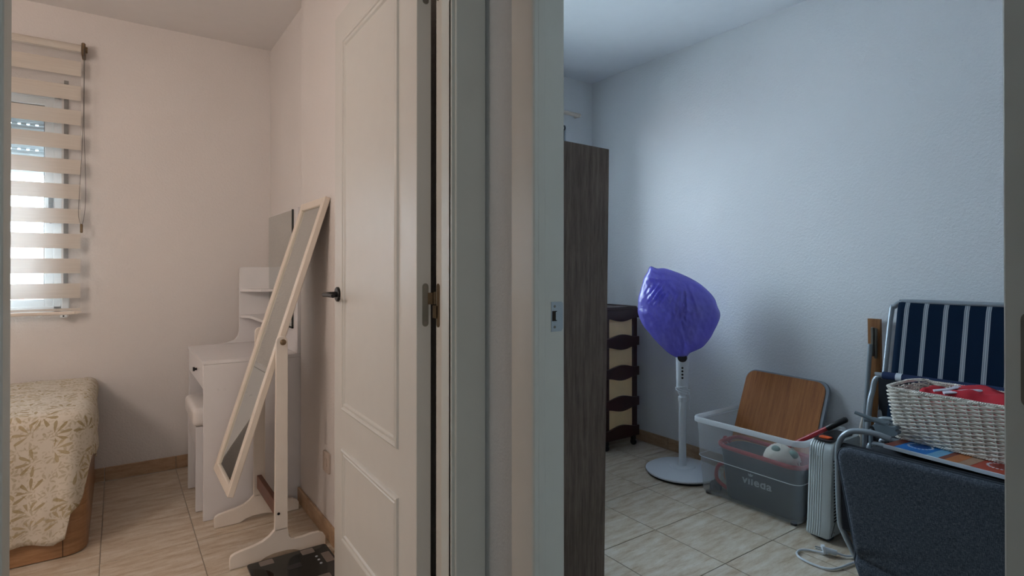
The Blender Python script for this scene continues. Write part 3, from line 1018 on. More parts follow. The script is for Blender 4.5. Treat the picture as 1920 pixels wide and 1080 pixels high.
# tilted frame: built upright round its pivot, then tilted
L, Wd, fw, ft = 1.235, .375, .036, .024
mfe = bpy.data.objects.new('frame', bpy.data.meshes.new('frame')); bpy.data.objects.remove(mfe)
bm = new()
for b_ in ((-Wd / 2, -Wd / 2 + fw, -L / 2, L / 2), (Wd / 2 - fw, Wd / 2, -L / 2, L / 2), (-Wd / 2 + fw, Wd / 2 - fw, -L / 2, -L / 2 + fw), (-Wd / 2 + fw, Wd / 2 - fw, L / 2 - fw, L / 2)):
    box(bm, -ft, 0, b_[0], b_[1], b_[2], b_[3], bev=.0025)
fo = obj('frame', bm, 'cream_edge', cm, local=True)
tilt = math.atan2(.369, 1.173)
fo.location = (.5440 - .535 + .011, 2.578 - 2.575, .8495); fo.rotation_euler = (0, tilt, 0)
bm = new(); box(bm, -ft + .009, -ft + .012, -Wd / 2 + fw, Wd / 2 - fw, -L / 2 + fw, L / 2 - fw); obj('mirror_glass', bm, 'mirror', fo, local=True)
bm = new(); box(bm, -.009, -.004, -Wd / 2 + fw, Wd / 2 - fw, -L / 2 + fw, L / 2 - fw); obj('backing', bm, 'cream_paint', fo, local=True)

# ---------------------------------------------------------------- bathroom scale, socket
scl = thing('bathroom_scale', 'black glass bathroom scale on the floor at the foot of the standing mirror', 'scale', (.55, 2.18, 0))
bm = new(); prism(bm, rrect(.404, .698, 2.025, 2.322, .012), 'z', .016, .024, bev=.001); obj('glass_plate', bm, 'scale_glass', scl)
for (x0, x1, y0, y1) in ((.444, .494, 2.294, 2.316), (.596, .644, 2.290, 2.314), (.444, .494, 2.04, 2.09), (.596, .644, 2.04, 2.09), (.658, .690, 2.185, 2.250)):
    bm = new(); prism(bm, rrect(x0, x1, y0 - .018, y1, .004, 3), 'z', .0241, .0246); obj('electrode', bm, 'electrode', scl)
for yy in (2.235, 2.205, 2.175):
    bm = new(); lathe(bm, [(.0055, .0241), (.0045, .0255), (0, .0257)], .639, yy, 12); obj('button', bm, 'zinc', scl, smooth=True)
bm = new(); prism(bm, rrect(.525, .575, 2.19, 2.225, .003, 3), 'z', .0241, .0244); obj('display', bm, 'black_plastic', scl)
for (x, y) in ((.43, 2.05), (.67, 2.05), (.43, 2.295), (.67, 2.295)):
    bm = new(); lathe(bm, [(.016, .0005), (.016, .0158)], x, y, 14); obj('foot', bm, 'black_plastic', scl)
so = thing('wall_socket', 'beige wall socket low on the wall behind the standing mirror', 'socket', (.74, 2.42, .317))
bm = new(); prism(bm, rrect(2.385, 2.465, .275, .36, .008), 'x', .7300, .7398, bev=.002); obj('cover_plate', bm, 'socket', so)
bm = new(); lathe(bm, [(.021, -.002), (.019, 0), (.017, .006), (0, .0062)], .7295, 2.425, 20, 'x', .3175); obj('socket_well', bm, 'socket', so, smooth=True)

# ---------------------------------------------------------------- right room: curtain rod, window, wardrobe
w2 = struct_root('window_2')
bm = new()
for b_ in ((RX0, RX1, RZ0, RZ0 + .05), (RX0, RX1, RZ1 - .05, RZ1), (RX0, RX0 + .05, RZ0, RZ1), (RX1 - .05, RX1, RZ0, RZ1), ((RX0 + RX1) / 2 - .04, (RX0 + RX1) / 2 + .04, RZ0, RZ1)):
    box(bm, b_[0], b_[1], YR + .08, YR + .14, b_[2], b_[3], bev=.003)
obj('window_frame', bm, 'pvc', w2)
bm = new(); box(bm, RX0 + .05, RX1 - .05, YR + .108, YR + .112, RZ0 + .05, RZ1 - .05); obj('pane', bm, 'glass', w2)
cr = thing('curtain_rod', 'cream curtain rod on the wall above the dark wardrobe', 'curtain rod', (1.9, 3.0, 2.23))
bm = new(); tube(bm, [(1.05, 3.0, 2.226), (2.672, 3.0, 2.226)], .0135, 14); obj('rod', bm, 'rod', cr, smooth=True)
bm = new(); tube(bm, smooth_path([(2.672, 3.0, 2.226), (2.688, 3.005, 2.228), (2.694, 3.022, 2.231), (2.694, 3.058, 2.232)], 4), .0135, 14); obj('end_bracket', bm, 'rod', cr, smooth=True)
ho = thing('curtain_hook', 'small dark hook with cord on the wall below the curtain rod', 'hook', (2.578, 3.05, 2.1))
simple('hook_plate', 'zinc', ho, 2.55, 2.605, 3.0545, 3.0595, 2.045, 2.155, bev=.002)
bm = new(); tube(bm, smooth_path([(2.572, 3.053, 2.145), (2.571, 3.030, 2.140), (2.571, 3.026, 2.120), (2.571, 3.05, 2.112)], 4), .006, 8); obj('hook', bm, 'bucket_grey', ho, smooth=True)
bm = new(); tube(bm, [(2.571, 3.035, 2.12), (2.572, 3.04, 1.9), (2.571, 3.04, 1.62)], .003, 6); obj('cord', bm, 'bucket_grey', ho)

wa = thing('wardrobe', 'dark grey oak wardrobe seen from its side beside the right doorway', 'wardrobe', (1.14, 1.9, 0))
wx1, wy0, wzt = 1.447, 1.485, 1.576
simple('side_panel', 'dark_oak', wa, .835, wx1, wy0, wy0 + .018, .0, wzt, bev=.0008)
simple('side_panel', 'dark_oak', wa, .835, wx1, 2.36, 2.378, .0, wzt, bev=.0008)
simple('top_panel', 'dark_oak', wa, .835, wx1 - .019, wy0 + .0185, 2.3595, wzt - .018, wzt)
simple('bottom_panel', 'dark_oak', wa, .835, wx1 - .019, wy0 + .0185, 2.3595, .06, .078)
simple('back_panel', 'dark_oak', wa, .835, .84, wy0 + .0185, 2.3595, .079, wzt - .019)
for (y0, y1, ky) in ((wy0 + .0195, 1.929, 1.90), (1.933, 2.359, 1.96)):
    dd = simple('door', 'dark_oak', wa, wx1 - .018, wx1 - .001, y0, y1, .08, wzt - .002, bev=.0008)
    bm = new(); tube(bm, [(wx1 + .02, ky, .78), (wx1 + .02, ky, .92)], .005, 10); tube(bm, [(wx1 - .001, ky, .79), (wx1 + .02, ky, .79)], .004, 8); tube(bm, [(wx1 - .001, ky, .91), (wx1 + .02, ky, .91)], .004, 8)
    obj('handle', bm, 'steel', dd, smooth=True)
for v in wa.children: pass
wa.rotation_euler = (0, math.radians(.95), 0)
wa.location.z = .006

# ---------------------------------------------------------------- drawer tower
dt = thing('drawer_tower', 'dark brown plastic drawer tower with cream drawers beside the wardrobe', 'drawers', (2.62, 2.74, 0))
X0, X1, Y0, Y1 = 2.468, 2.765, 2.53, 2.93
B = 'brown_plastic'
for (x0, x1) in ((X0, X0 + .047), (X1 - .046, X1)):
    for (y0, y1) in ((Y0, Y0 + .03), (Y1 - .03, Y1)):
        simple('post', B, dt, x0, x1, y0, y1, .075, .865, bev=.006, smooth=True)
tiers = [.105, .29, .484, .677, .855]
for i, zc in enumerate(tiers):
    for (y0, y1) in ((Y0 - .012, Y0 + .006), (Y1 - .006, Y1 + .012)):
        bm = new(); n = 14; up = []; dn = []
        for k in range(n + 1):
            t = k / n; x = X0 - .003 + (X1 - X0 + .006) * t
            s_ = math.sin(PI * min(1, max(0, (t - .1) / .8))) ** 1.5
            up.append((x, zc + (.028 if i < 4 else .028) + (.020 * s_ if i < 4 else 0)))
            dn.append((x, zc - (.028 if i > 0 else .035) - (.020 * s_ if i > 0 else 0)))
        prism(bm, up + dn[::-1], 'y', y0, y1, bev=.002); obj('rail', bm, B, dt)
    if i < 4:
        simple('tray', B, dt, X0 + .004, X1 - .004, Y0 + .012, Y1 - .012, zc - .012, zc + .004)
        z0 = zc + .006; z1 = tiers[i + 1] - .016
        bm = new(); box(bm, X0 + .012, X1 - .012, Y0 + .0075, Y1 - .0075, z0, z1, bev=.006)
        dw = obj('drawer', bm, 'cream_plastic', dt)
        bm = new(); box(bm, X0 - .012, X0 + .010, Y0 + .03, Y1 - .03, z0 + .004, z1 - .004, bev=.006); obj('drawer_front', bm, B, dw)
        bm = new(); lathe(bm, [(.0, -.030), (.012, -.026), (.014, -.018), (.008, -.012), (.008, 0)], X0 - .006, (Y0 + Y1) / 2 - .06, 14, 'x', (z0 + z1) / 2 + .05); obj('knob', bm, 'cream_plastic', dw, smooth=True)
bm = new(); prism(bm, rrect(X0 - .006, X1 + .006, Y0 - .014, Y1 + .014, .03), 'z', .878, .892, bev=.005)
tp = obj('top', bm, B, dt, smooth=True)
bm = new(); tube(bm, [(x, y, .893) for x, y in rrect(X0 + .002, X1 - .002, Y0 - .006, Y1 + .006, .03)], .007, 6, closed=True); obj('top_lip', bm, B, tp, smooth=True)
for (x, y) in ((X0 + .035, Y0 + .02), (X1 - .02, Y0 + .02), (X0 + .035, Y1 - .02), (X1 - .02, Y1 - .02)):
    bm = new(); lathe(bm, [(.0, -.009), (.018, -.009), (.0205, -.005), (.0205, .005), (.018, .009), (0, .009)], x, y, 18, 'x', .022)
    box(bm, x - .014, x + .014, y - .012, y + .012, .036, .07, bev=.003); obj('caster', bm, 'black_plastic', dt, smooth=True)

# ---------------------------------------------------------------- pedestal fan with its bag
fx, fy = 2.590, 2.040
fan = thing('pedestal_fan', 'white pedestal fan on a round base with its head inside a purple bag', 'fan', (fx, fy, 0))
bm = new(); lathe(bm, [(0, .012), (.196, .012), (.201, .016), (.200, .022), (.188, .0285), (.13, .033), (.126, .0355), (.07, .040), (.066, .0445), (.03, .048), (0, .048)], fx, fy, 56); obj('base', bm, 'white_plastic', fan, smooth=True)
bm = new(); lathe(bm, [(0, .001), (.190, .001), (.192, .0115), (0, .0115)], fx, fy, 40); obj('base_ring', bm, 'black_plastic', fan)
bm = new(); lathe(bm, [(.0, .046), (.022, .046), (.0205, .07), (.0205, .395), (.0205, .40), (.023, .402), (.023, .425), (.0185, .43), (.0165, .432), (.0165, .47), (0, .47)], fx, fy, 24); pole = obj('pole', bm, 'white_plastic', fan, smooth=True, angle=30)
bm = new(); lathe(bm, [(0, .44), (.020, .44), (.030, .458), (.030, .475), (.0335, .48), (.0335, .60), (.036, .67), (.030, .71), (0, .71)], fx, fy, 24); cb = obj('control_column', bm, 'white_plastic', fan, smooth=True, angle=30)
cd = Vector((-.785, -.62, 0)).normalized(); side = Vector((-cd.y, cd.x, 0))  # towards the hall; side = picture left to right


def disc_on(name, mat, r, z, parent, off=.033):
    bm = new(); rot = Matrix.Translation(Vector((fx, fy, z)) + cd * off) @ cd.to_track_quat('Z', 'Y').to_matrix().to_4x4()
    bmesh.ops.create_cone(bm, cap_ends=True, segments=20, radius1=r, radius2=r * .9, depth=.006, matrix=rot); obj(name, bm, mat, parent)


disc_on('knob', 'black_plastic', .026, .648, cb, .0335)
for k in range(4): disc_on('button', 'black_plastic', .0062, .592 - k * .0185, cb, .0325)
bm = new(); pts = []
for k in range(60):
    a = 2 * PI * k / 16; pts.append((fx + (.036 + .002 * math.sin(k)) * math.cos(a), fy + (.036 + .002 * math.sin(k)) * math.sin(a), .455 + .028 * math.sin(k * .35) * .5 + .0003 * k))
e = Vector((fx, fy, 0)) - side * 0 + cd * .02 + side * (-.0)
pts += [tuple(Vector((fx, fy, .44)) + side * .036 + cd * .01), tuple(Vector((fx, fy, .41)) + side * .040 + cd * .01), tuple(Vector((fx, fy, .385)) + side * .034 + cd * .01), tuple(Vector((fx, fy, .36)) + side * .038 + cd * .01)]
tube(bm, smooth_path(pts, 3), .0028, 6); obj('power_cord', bm, 'white_plastic', fan, smooth=True)
# fan head
hz = .90
hq = Matrix.Translation((fx, fy, hz)) @ Matrix.Rotation(math.atan2(cd.y, cd.x) - .15, 4, 'Z') @ Matrix.Scale(.80, 4)
bm = new(); tube(bm, [(fx, fy, .70), (fx, fy, hz - .03)], .02, 12); lathe(bm, [(0, -.10), (.045, -.09), (.055, -.05), (.05, 0), (0, .0)], 0, 0, 20, 'x', 0) if False else None
obj('neck', bm, 'white_plastic', fan, smooth=True)
bm = new(); lathe(bm, [(0, -.11), (.045, -.10), (.055, -.06), (.05, -.01), (0, -.005)], 0, 0, 20, 'x', 0); bm.transform(hq); obj('motor', bm, 'white_plastic', fan, smooth=True)
for k in range(5):
    bm = new(); a = 2 * PI * k / 5
    vs = []
    for (r, w0, w1, t) in ((.03, -.2, .25, .012), (.08, -.35, .42, .018), (.13, -.30, .50, .02), (.15, -.1, .42, .015)):
        vs.append([bm.verts.new((-.0 + t * s_, r * math.cos(a + w), r * math.sin(a + w))) for w, s_ in ((w0, -1), ((w0 + w1) / 2, 0), (w1, 1))])
    for i in range(3):
        for j in range(2): bm.faces.new((vs[i][j], vs[i][j + 1], vs[i + 1][j + 1], vs[i + 1][j]))
    bm.transform(hq); ob = obj('blade', bm, 'white_plastic', fan, smooth=True); s_ = ob.modifiers.new('t', 'SOLIDIFY'); s_.thickness = .002
bm = new()
for (r, x) in ((.165, 0), (.163, .03), (.13, .05), (.09, .056), (.163, -.03), (.12, -.055)):
    tube(bm, [(x, r * math.cos(a), r * math.sin(a)) for a in [2 * PI * k / 40 for k in range(40)]], .0022, 5, closed=True)
for k in range(24):
    a = 2 * PI * k / 24
    tube(bm, [(.058, .03 * math.cos(a), .03 * math.sin(a)), (.052, .12 * math.cos(a), .12 * math.sin(a)), (.03, .163 * math.cos(a), .163 * math.sin(a)), (0, .166 * math.cos(a), .166 * math.sin(a)), (-.03, .163 * math.cos(a), .163 * math.sin(a)), (-.06, .05 * math.cos(a), .05 * math.sin(a))], .0013, 4)
bm.transform(hq); g_ = obj('guard', bm, 'white_plastic', fan, smooth=True); g_['kind'] = 'stuff'
bm = new(); lathe(bm, [(0, .057), (.033, .058), (.034, .064), (.02, .068), (0, .069)], 0, 0, 20, 'x', 0); bm.transform(hq); obj('hub_badge', bm, 'red_plastic', fan, smooth=True)


def fan_bag():
    # outline in metres (right, up) round the head, as the bag hangs
    k = .003 * 1.0 / 4.91
    raw = [(600, 100), (660, 118), (740, 120), (900, 180), (1040, 260), (1150, 370), (1185, 455), (1210, 550), (1150, 700), (1110, 770), (1060, 830), (1000, 865), (950, 890), (922, 928), (870, 938), (820, 930), (740, 880),
           (640, 780), (590, 720), (540, 660), (505, 590), (486, 530), (488, 460), (490, 400), (505, 340), (522, 280), (545, 200), (575, 150)]
    pts = [((x - 884) * k, -(y - 515) * k) for x, y in raw]
    pp = smooth_path([(a, b, 0) for a, b in pts], 9, closed=True)
    bm = new(); n = len(pp); rows = 46
    bm_rows = []
    hub = Vector((-.0, .195))          # pleats radiate from this point near the top
    for sgn in (1, -1):
        ring_rows = []
        for j in range(rows + 1):
            t = j / rows               # 0 = outline, 1 = centre
            ring = []
            for i, p in enumerate(pp):
                q = Vector((p.x * (1 - t) + (-.02) * t, p.y * (1 - t) + (0.0) * t))
                d = math.sqrt(max(0, 1 - (1 - t) ** 2.4))
                dep = (.105 if sgn > 0 else .12) * d
                v = q - hub; an = math.atan2(v.x, -v.y); rr = v.length
                pl = -abs(math.sin(an * 8 + 1.3 * math.sin(an * 3) + rr * 9)) ** .6 * math.exp(-((rr - .12) / .09) ** 2) * .012
                pl += -.007 * abs(noise.noise(Vector((q.x * 22 + q.y * 8, q.y * 13, sgn * 5)))) ** .7 + .004 * noise.noise(Vector((q.x * 60, q.y * 40, 2)))
                pl += .010 * noise.noise(Vector((q.x * 9, q.y * 9, sgn * 3))) + .006 * noise.ridged_multi_fractal(Vector((q.x * 11, q.y * 11, sgn)), 1, 2, 3, 1, 1.5) * .5
                # gathered knot at the upper left
                kn = math.exp(-((q.x + .135) ** 2 + (q.y - .10) ** 2) / .0022)
                pl += kn * .012 * math.sin((q.x - q.y) * 200 + 40 * (q.x + q.y))
                w = dep + pl * min(1, t * 6)
                ring.append(Vector((q.x, q.y, w * sgn)))
            ring_rows.append(ring)
        bm_rows.append(ring_rows)
    def mkv(v): return bm.verts.new(Vector((fx, fy, hz)) + side * v.x + Vector((0, 0, 1)) * v.y + cd * v.z)
    outline = [mkv(v) for v in bm_rows[0][0]]
    for s_i in (0, 1):
        prev = outline
        for j in range(1, rows):
            cur = [mkv(v) for v in bm_rows[s_i][j]]
            for i in range(n): bm.faces.new((prev[i], prev[(i + 1) % n], cur[(i + 1) % n], cur[i]))
            prev = cur
        c = mkv(bm_rows[s_i][rows][0])
        for i in range(n): bm.faces.new((prev[i], prev[(i + 1) % n], c))
    bmesh.ops.recalc_face_normals(bm, faces=bm.faces)
    return obj('plastic_bag', bm, 'bag', None, smooth=True, angle=60)


tag(fan_bag(), 'crumpled purple plastic bag pulled over the head of the pedestal fan', 'bag')


# ---------------------------------------------------------------- storage crate with bucket, mop and folding tray
def shell(bm, secs, thick, floor_z):
    """rounded rectangular shell; secs = [(z, x0,x1,y0,y1,r)], open top, wall thickness"""
    outer = []; inner = []
    for (z, x0, x1, y0, y1, r) in secs:
        outer.append([bm.verts.new((x, y, z)) for x, y in rrect(x0, x1, y0, y1, r)])
    for (z, x0, x1, y0, y1, r) in secs:
        inner.append([bm.verts.new((x, y, max(z, floor_z))) for x, y in rrect(x0 + thick, x1 - thick, y0 + thick, y1 - thick, max(.004, r - thick))])
    n = len(outer[0])
    for A in (outer, inner):
        for i in range(len(A) - 1):
            for k in range(n): bm.faces.new((A[i][k], A[i][(k + 1) % n], A[i + 1][(k + 1) % n], A[i + 1][k]))
    bm.faces.new(outer[0]); bm.faces.new(inner[0])
    for k in range(n): bm.faces.new((outer[-1][k], outer[-1][(k + 1) % n], inner[-1][(k + 1) % n], inner[-1][k]))
    bmesh.ops.recalc_face_normals(bm, faces=bm.faces)


ct = thing('storage_crate', 'clear frosted plastic storage crate against the wall between fan and heater', 'crate', (2.63, 1.56, 0))
bm = new(); shell(bm, [(.010, 2.452, 2.795, 1.320, 1.812, .035), (.022, 2.445, 2.802, 1.313, 1.818, .04), (.186, 2.434, 2.815, 1.302, 1.826, .04), (.190, 2.430, 2.819, 1.298, 1.829, .042), (.366, 2.418, 2.826, 1.286, 1.833, .045)], .0022, .013)
obj('body', bm, 'crate', ct, smooth=True)
bm = new()
outer = [(x, y) for x, y in rrect(2.403, 2.838, 1.270, 1.843, .05)]; inn = [(x, y) for x, y in rrect(2.419, 2.825, 1.287, 1.832, .044)]
prof = [(1, .368), (1, .386), (.8, .391), (.15, .391), (0, .386), (0, .376), (.75, .376), (.82, .368)]
rings = []
for (f, z) in prof: rings.append([bm.verts.new((inn[i][0] + (outer[i][0] - inn[i][0]) * f, inn[i][1] + (outer[i][1] - inn[i][1]) * f, z)) for i in range(len(outer))])
n = len(outer)
for i in range(len(rings)):
    A, B_ = rings[i], rings[(i + 1) % len(rings)]
    for k in range(n): bm.faces.new((A[k], A[(k + 1) % n], B_[(k + 1) % n], B_[k]))
bmesh.ops.recalc_face_normals(bm, faces=bm.faces)
obj('rim', bm, 'crate_rim', ct, smooth=True)
bm = new(); tube(bm, [(x, y, .192) for x, y in rrect(2.429, 2.8195, 1.297, 1.830, .042)], .0018, 6, closed=True); obj('ridge', bm, 'crate_rim', ct, smooth=True)
for (x, y) in ((2.475, 1.345), (2.475, 1.787), (2.775, 1.345), (2.775, 1.787)):
    bm = new(); lathe(bm, [(.014, .0005), (.014, .010)], x, y, 16); obj('foot', bm, 'black_plastic', ct)

bk = thing('mop_bucket', 'dark grey mop bucket with red rim and pale lettering inside the crate', 'bucket', (2.57, 1.52, .014))
bm = new(); shell(bm, [(.0145, 2.475, 2.606, 1.345, 1.690, .04), (.03, 2.470, 2.611, 1.338, 1.698, .045), (.225, 2.458, 2.654, 1.312, 1.722, .055), (.252, 2.456, 2.657, 1.308, 1.728, .055)], .003, .018)
obj('body', bm, 'bucket_grey', bk, smooth=True)
bm = new(); tube(bm, [(x, y, .258 + .012 * max(0, (y - 1.62)) / .1) for x, y in rrect(2.453, 2.660, 1.305, 1.731, .056)], .0105, 10, closed=True, flat=1.0); obj('rim', bm, 'red_plastic', bk, smooth=True)
bm = new(); shell(bm, [(.15, 2.475, 2.635, 1.335, 1.49, .04), (.255, 2.464, 2.650, 1.315, 1.515, .045)], .004, .154); wr = obj('wringer', bm, 'red_plastic', bk, smooth=True)
bm = new(); tube(bm, smooth_path([(2.565, 1.722, .255), (2.565, 1.752, .275), (2.565, 1.755, .255), (2.56, 1.735, .24)], 5), .009, 8); obj('pour_lip', bm, 'red_plastic', bk, smooth=True)
bm = new(); tube(bm, smooth_path([(2.505, 1.700, .165), (2.500, 1.742, .150), (2.497, 1.757, .110), (2.497, 1.748, .070), (2.500, 1.695, .045)], 6), .0095, 8); obj('grip', bm, 'red_plastic', bk, smooth=True)
# lettering
cu = bpy.data.curves.new('lettering', 'FONT'); cu.body = 'vileda'; cu.size = .052; cu.extrude = .0006; cu.offset = .0011; cu.space_character = 1.08
to = bpy.data.objects.new('lettering_curve', cu); col.objects.link(to)
dg = bpy.context.evaluated_depsgraph_get(); dg.update()
tm = bpy.data.meshes.new_from_object(to.evaluated_get(dg)); bpy.data.objects.remove(to)
rotm = Matrix(((0, 0, -1, 0), (-1, 0, 0, 0), (0, 1, 0, 0), (0, 0, 0, 1)))
xs_ = [v.co.x for v in tm.vertices]; wdt = max(xs_) - min(xs_)
tm.transform(Matrix.Diagonal((.150 / wdt, 1.0, 1, 1)))
tm.transform(rotm); tm.transform(Matrix.Rotation(math.radians(3.2), 4, 'Y'))
tm.materials.append(M['letter'])
lo = bpy.data.objects.new('lettering', tm); col.objects.link(lo); lo.parent = bk
lo.location = Vector((2.4620, 1.590, .118)) - Vector((2.57, 1.52, .014))
bm = new(); yc = 1.545
prism(bm, [(yc + .014, .170), (yc + .009, .159), (yc, .156), (yc - .009, .159), (yc - .014, .170), (yc - .006, .166), (yc, .172), (yc + .006, .166)], 'x', 2.4575, 2.4592)
obj('emblem', bm, 'letter', bk)

mp_ = thing('mop', 'red mop with black grip, its pale cloth head lying in the bucket', 'mop', (2.56, 1.42, .25))
bm = new(); lathe(bm, [(.075, -.012), (.078, 0), (.068, .025), (.045, .048), (.02, .058), (0, .06)], 2.545, 1.44, 28, cz=.262)
for v in bm.verts:
    a = math.atan2(v.co.y - 1.44, v.co.x - 2.545); v.co.z += .006 * math.sin(a * 11) * (1 if v.co.z < .27 else .3); v.co.y = 1.44 + (v.co.y - 1.44) * 1.02
hd_ = obj('cloth_head', bm, 'mop_cloth', mp_, smooth=True)
for (x, y, z, r) in ((2.502, 1.443, .306, .022), (2.53, 1.378, .292, .024)):
    bm = new(); bmesh.ops.create_uvsphere(bm, u_segments=16, v_segments=8, radius=r)
    bmesh.ops.scale(bm, vec=(.6, 1, .75), verts=bm.verts); bmesh.ops.translate(bm, vec=(x, y, z), verts=bm.verts); obj('green_pad', bm, 'green_plastic', hd_, smooth=True)
for k in range(22):
    a = 2 * PI * k / 22; c0 = Vector((2.545 + .07 * math.cos(a), 1.44 + .07 * math.sin(a), .262))
    bm = new(); tube(bm, [c0, c0 + Vector((.009 * math.cos(a), .008 * math.sin(a), -.012 - .006 * (k % 3)))], .005, 5); obj('strand', bm, 'mop_cloth', hd_, smooth=True)
p0 = Vector((2.555, 1.43, .305)); p2 = Vector((2.60, 1.178, .487)); p1 = p0 + (p2 - p0) * .70
bm = new(); tube(bm, [p0, p1], .0105, 12); obj('handle', bm, 'red_plastic', mp_, smooth=True)
bm = new(); tube(bm, [p1, p1 + (p2 - p1) * .1, p1 + (p2 - p1) * .95, p2], lambda t: .0125 if t < .95 else .009, 12); obj('grip', bm, 'black_plastic', mp_, smooth=True)

tt = thing('folding_tray_table', 'oak topped folding tray table standing upright in the crate', 'table', (2.62, 1.6, .016))
tt.rotation_euler = (math.radians(1.2), math.radians(21.5), 0); tt['_local'] = 1
hw = .212
bm = new(); prism(bm, rrect(-hw, hw, 0, .610, .05, 8), 'x', -.004, 0, bev=.001); obj('top', bm, 'board_oak', tt, local=True)
bm = new(); prism(bm, rrect(-hw - .015, hw + .004, -.004, .618, .054, 8), 'x', .0002, .022, bev=.002); obj('edge', bm, 'grey_tube', tt, local=True)
for s_ in (-1, 1):
    bm = new(); tube(bm, smooth_path([(.034, s_ * .15, .05), (.034, s_ * .15, .50), (.034, s_ * .13, .53), (.034, 0, .535)], 4), .008, 8); obj('folded_leg', bm, 'bucket_grey', tt, smooth=True, local=True)

cl = new(); bmesh.ops.create_icosphere(cl, subdivisions=4, radius=1)
for v in cl.verts:
    n_ = noise.noise(v.co * 2.2) * .35; v.co = Vector((v.co.x * .032 * (1 + n_), v.co.y * .026 * (1 + n_), max(0, v.co.z * .05 * (1 + n_)))) + Vector((2.50, 1.765, .0175))
tag(obj('cleaning_cloth', cl, 'bucket_grey', None, smooth=True), 'dark blue rag crumpled in the crate beside the bucket', 'rag')

# ---------------------------------------------------------------- heater
he = thing('electric_heater', 'white upright electric heater with ribbed end and orange switch', 'heater', (2.62, 1.215, 0))
prof_ = [(2.418, .016), (2.416, .022), (2.424, .06), (2.434, .20), (2.443, .34), (2.447, .372), (2.455, .392), (2.470, .404), (2.49, .408), (2.69, .408), (2.702, .395), (2.705, .03), (2.70, .016)]
bm = new(); prism(bm, prof_, 'y', 1.163, 1.266, bev=.014); obj('body', bm, 'heater_white', he, smooth=True, angle=35)
for k in range(6):
    yy = 1.2535 - k * .0095
    bm = new(); pp = [(x - .0035, z) for x, z in prof_[1:9]]
    tube(bm, [(x + .0048, yy, z) for x, z in pp], .0034, 6); obj('rib', bm, 'heater_white', he, smooth=True)
for k in range(20):
    z = .085 + k * .0132
    bm = new()
    tube(bm, smooth_path([(2.453, 1.1645, z - .001), (2.466, 1.1632, z), (2.49, 1.1630, z + .002), (2.60, 1.1632, z + .003)], 3), .0034, 5, flat=.9); obj('vent_slot', bm, 'dark_hole', he)
bm = new(); prism(bm, rrect(2.458, 2.66, 1.176, 1.253, .015), 'z', .4085, .4145, bev=.002); cp = obj('control_panel', bm, 'black_plastic', he)
bm = new(); prism(bm, rrect(2.478, 2.508, 1.192, 1.238, .006), 'z', .4145, .4215, bev=.002); obj('switch', bm, 'orange_plastic', cp)
for (x, z) in ((2.462, .15), (2.462, .30), (2.458, .040)):
    bm = new(); lathe(bm, [(.003, 0), (.0025, -.0015)], x - .006, 1.1625, 10, 'y', z); obj('screw', bm, 'electrode', he)
for x in (2.46, 2.665):
    bm = new(); box(bm, x - .02, x + .02, 1.175, 1.255, .0005, .0158, bev=.003); obj('foot', bm, 'bucket_grey', he)

# ---------------------------------------------------------------- power cable on the floor
pc = thing('power_cable', 'white power cable with plug lying in a loop on the floor by the heater', 'cable', (2.25, 1.12, 0))
pts = [(2.315, 1.120, .010), (2.300, 1.16, .007), (2.288, 1.185, .006), (2.262, 1.203, .006), (2.225, 1.198, .006), (2.200, 1.172, .006), (2.192, 1.13, .006), (2.196, 1.088, .006), (2.214, 1.06, .006), (2.25, 1.046, .006),
       (2.30, 1.038, .006), (2.35, 1.03, .006), (2.39, 1.01, .006)]
bm = new(); tube(bm, smooth_path(pts, 6), .0042, 8); obj('cord', bm, 'white_plastic', pc, smooth=True)
bm = new(); tube(bm, smooth_path([(2.312, 1.142, .018), (2.318, 1.135, .019), (2.325, 1.125, .018), (2.336, 1.105, .015), (2.345, 1.092, .012), (2.36, 1.07, .008), (2.40, 1.05, .006)], 5),
                lambda t: .019 if t < .20 else (.0105 if t < .58 else .004), 12)
pl = obj('plug', bm, 'white_plastic', pc, smooth=True)
for d in (-1, 1):
    bm = new(); tube(bm, [(2.312 + d * .008, 1.142 + d * .005, .020), (2.300 + d * .008, 1.163 + d * .005, .022)], .0024, 8); obj('pin', bm, 'zinc', pl, smooth=True)

# ---------------------------------------------------------------- folding table leaning on the wall
ft_ = thing('folded_camp_table', 'narrow edge of an orange brown folded table leaning on the wall', 'table', (2.8, 1.16, 0))
lean = lambda z: 2.825 - (.93 - z) * .07
bm = new(); vs = []
for (z) in (.005, .912):
    x = lean(z)
    vs += [(x, 1.137 if z > .5 else 1.098, z), (x, 1.188 if z > .5 else 1.150, z), (x + .018, 1.188 if z > .5 else 1.150, z), (x + .018, 1.137 if z > .5 else 1.098, z)]
V = [bm.verts.new(v) for v in vs]
for f in ((0, 1, 2, 3), (4, 5, 6, 7), (0, 1, 5, 4), (1, 2, 6, 5), (2, 3, 7, 6), (3, 0, 4, 7)): bm.faces.new([V[i] for i in f])
bmesh.ops.recalc_face_normals(bm, faces=bm.faces); obj('board', bm, 'pine', ft_)
bm = new(); box(bm, 2.800, 2.815, 1.142, 1.152, .735, .872, bev=.003); box(bm, 2.796, 2.812, 1.153, 1.164, .745, .876, bev=.002); obj('hinge_bracket', bm, 'steel', ft_)
bm = new(); tube(bm, [(2.792, 1.164, .80), (2.775, 1.176, .50), (2.755, 1.178, .25), (2.74, 1.178, .012)], .0095, 10); obj('leg', bm, 'grey_tube', ft_, smooth=True)
bm = new(); tube(bm, [(2.795, 1.185, .50), (2.785, 1.20, .42), (2.77, 1.21, .012)], .008, 8); obj('leg', bm, 'cream_paint', ft_, smooth=True)

# ---------------------------------------------------------------- striped folding chair behind the basket
ch_ = thing('striped_folding_chair', 'folded garden chair with navy canvas and white stripes against the wall', 'chair', (2.72, .8, 0))
yl, yr = 1.068, .54


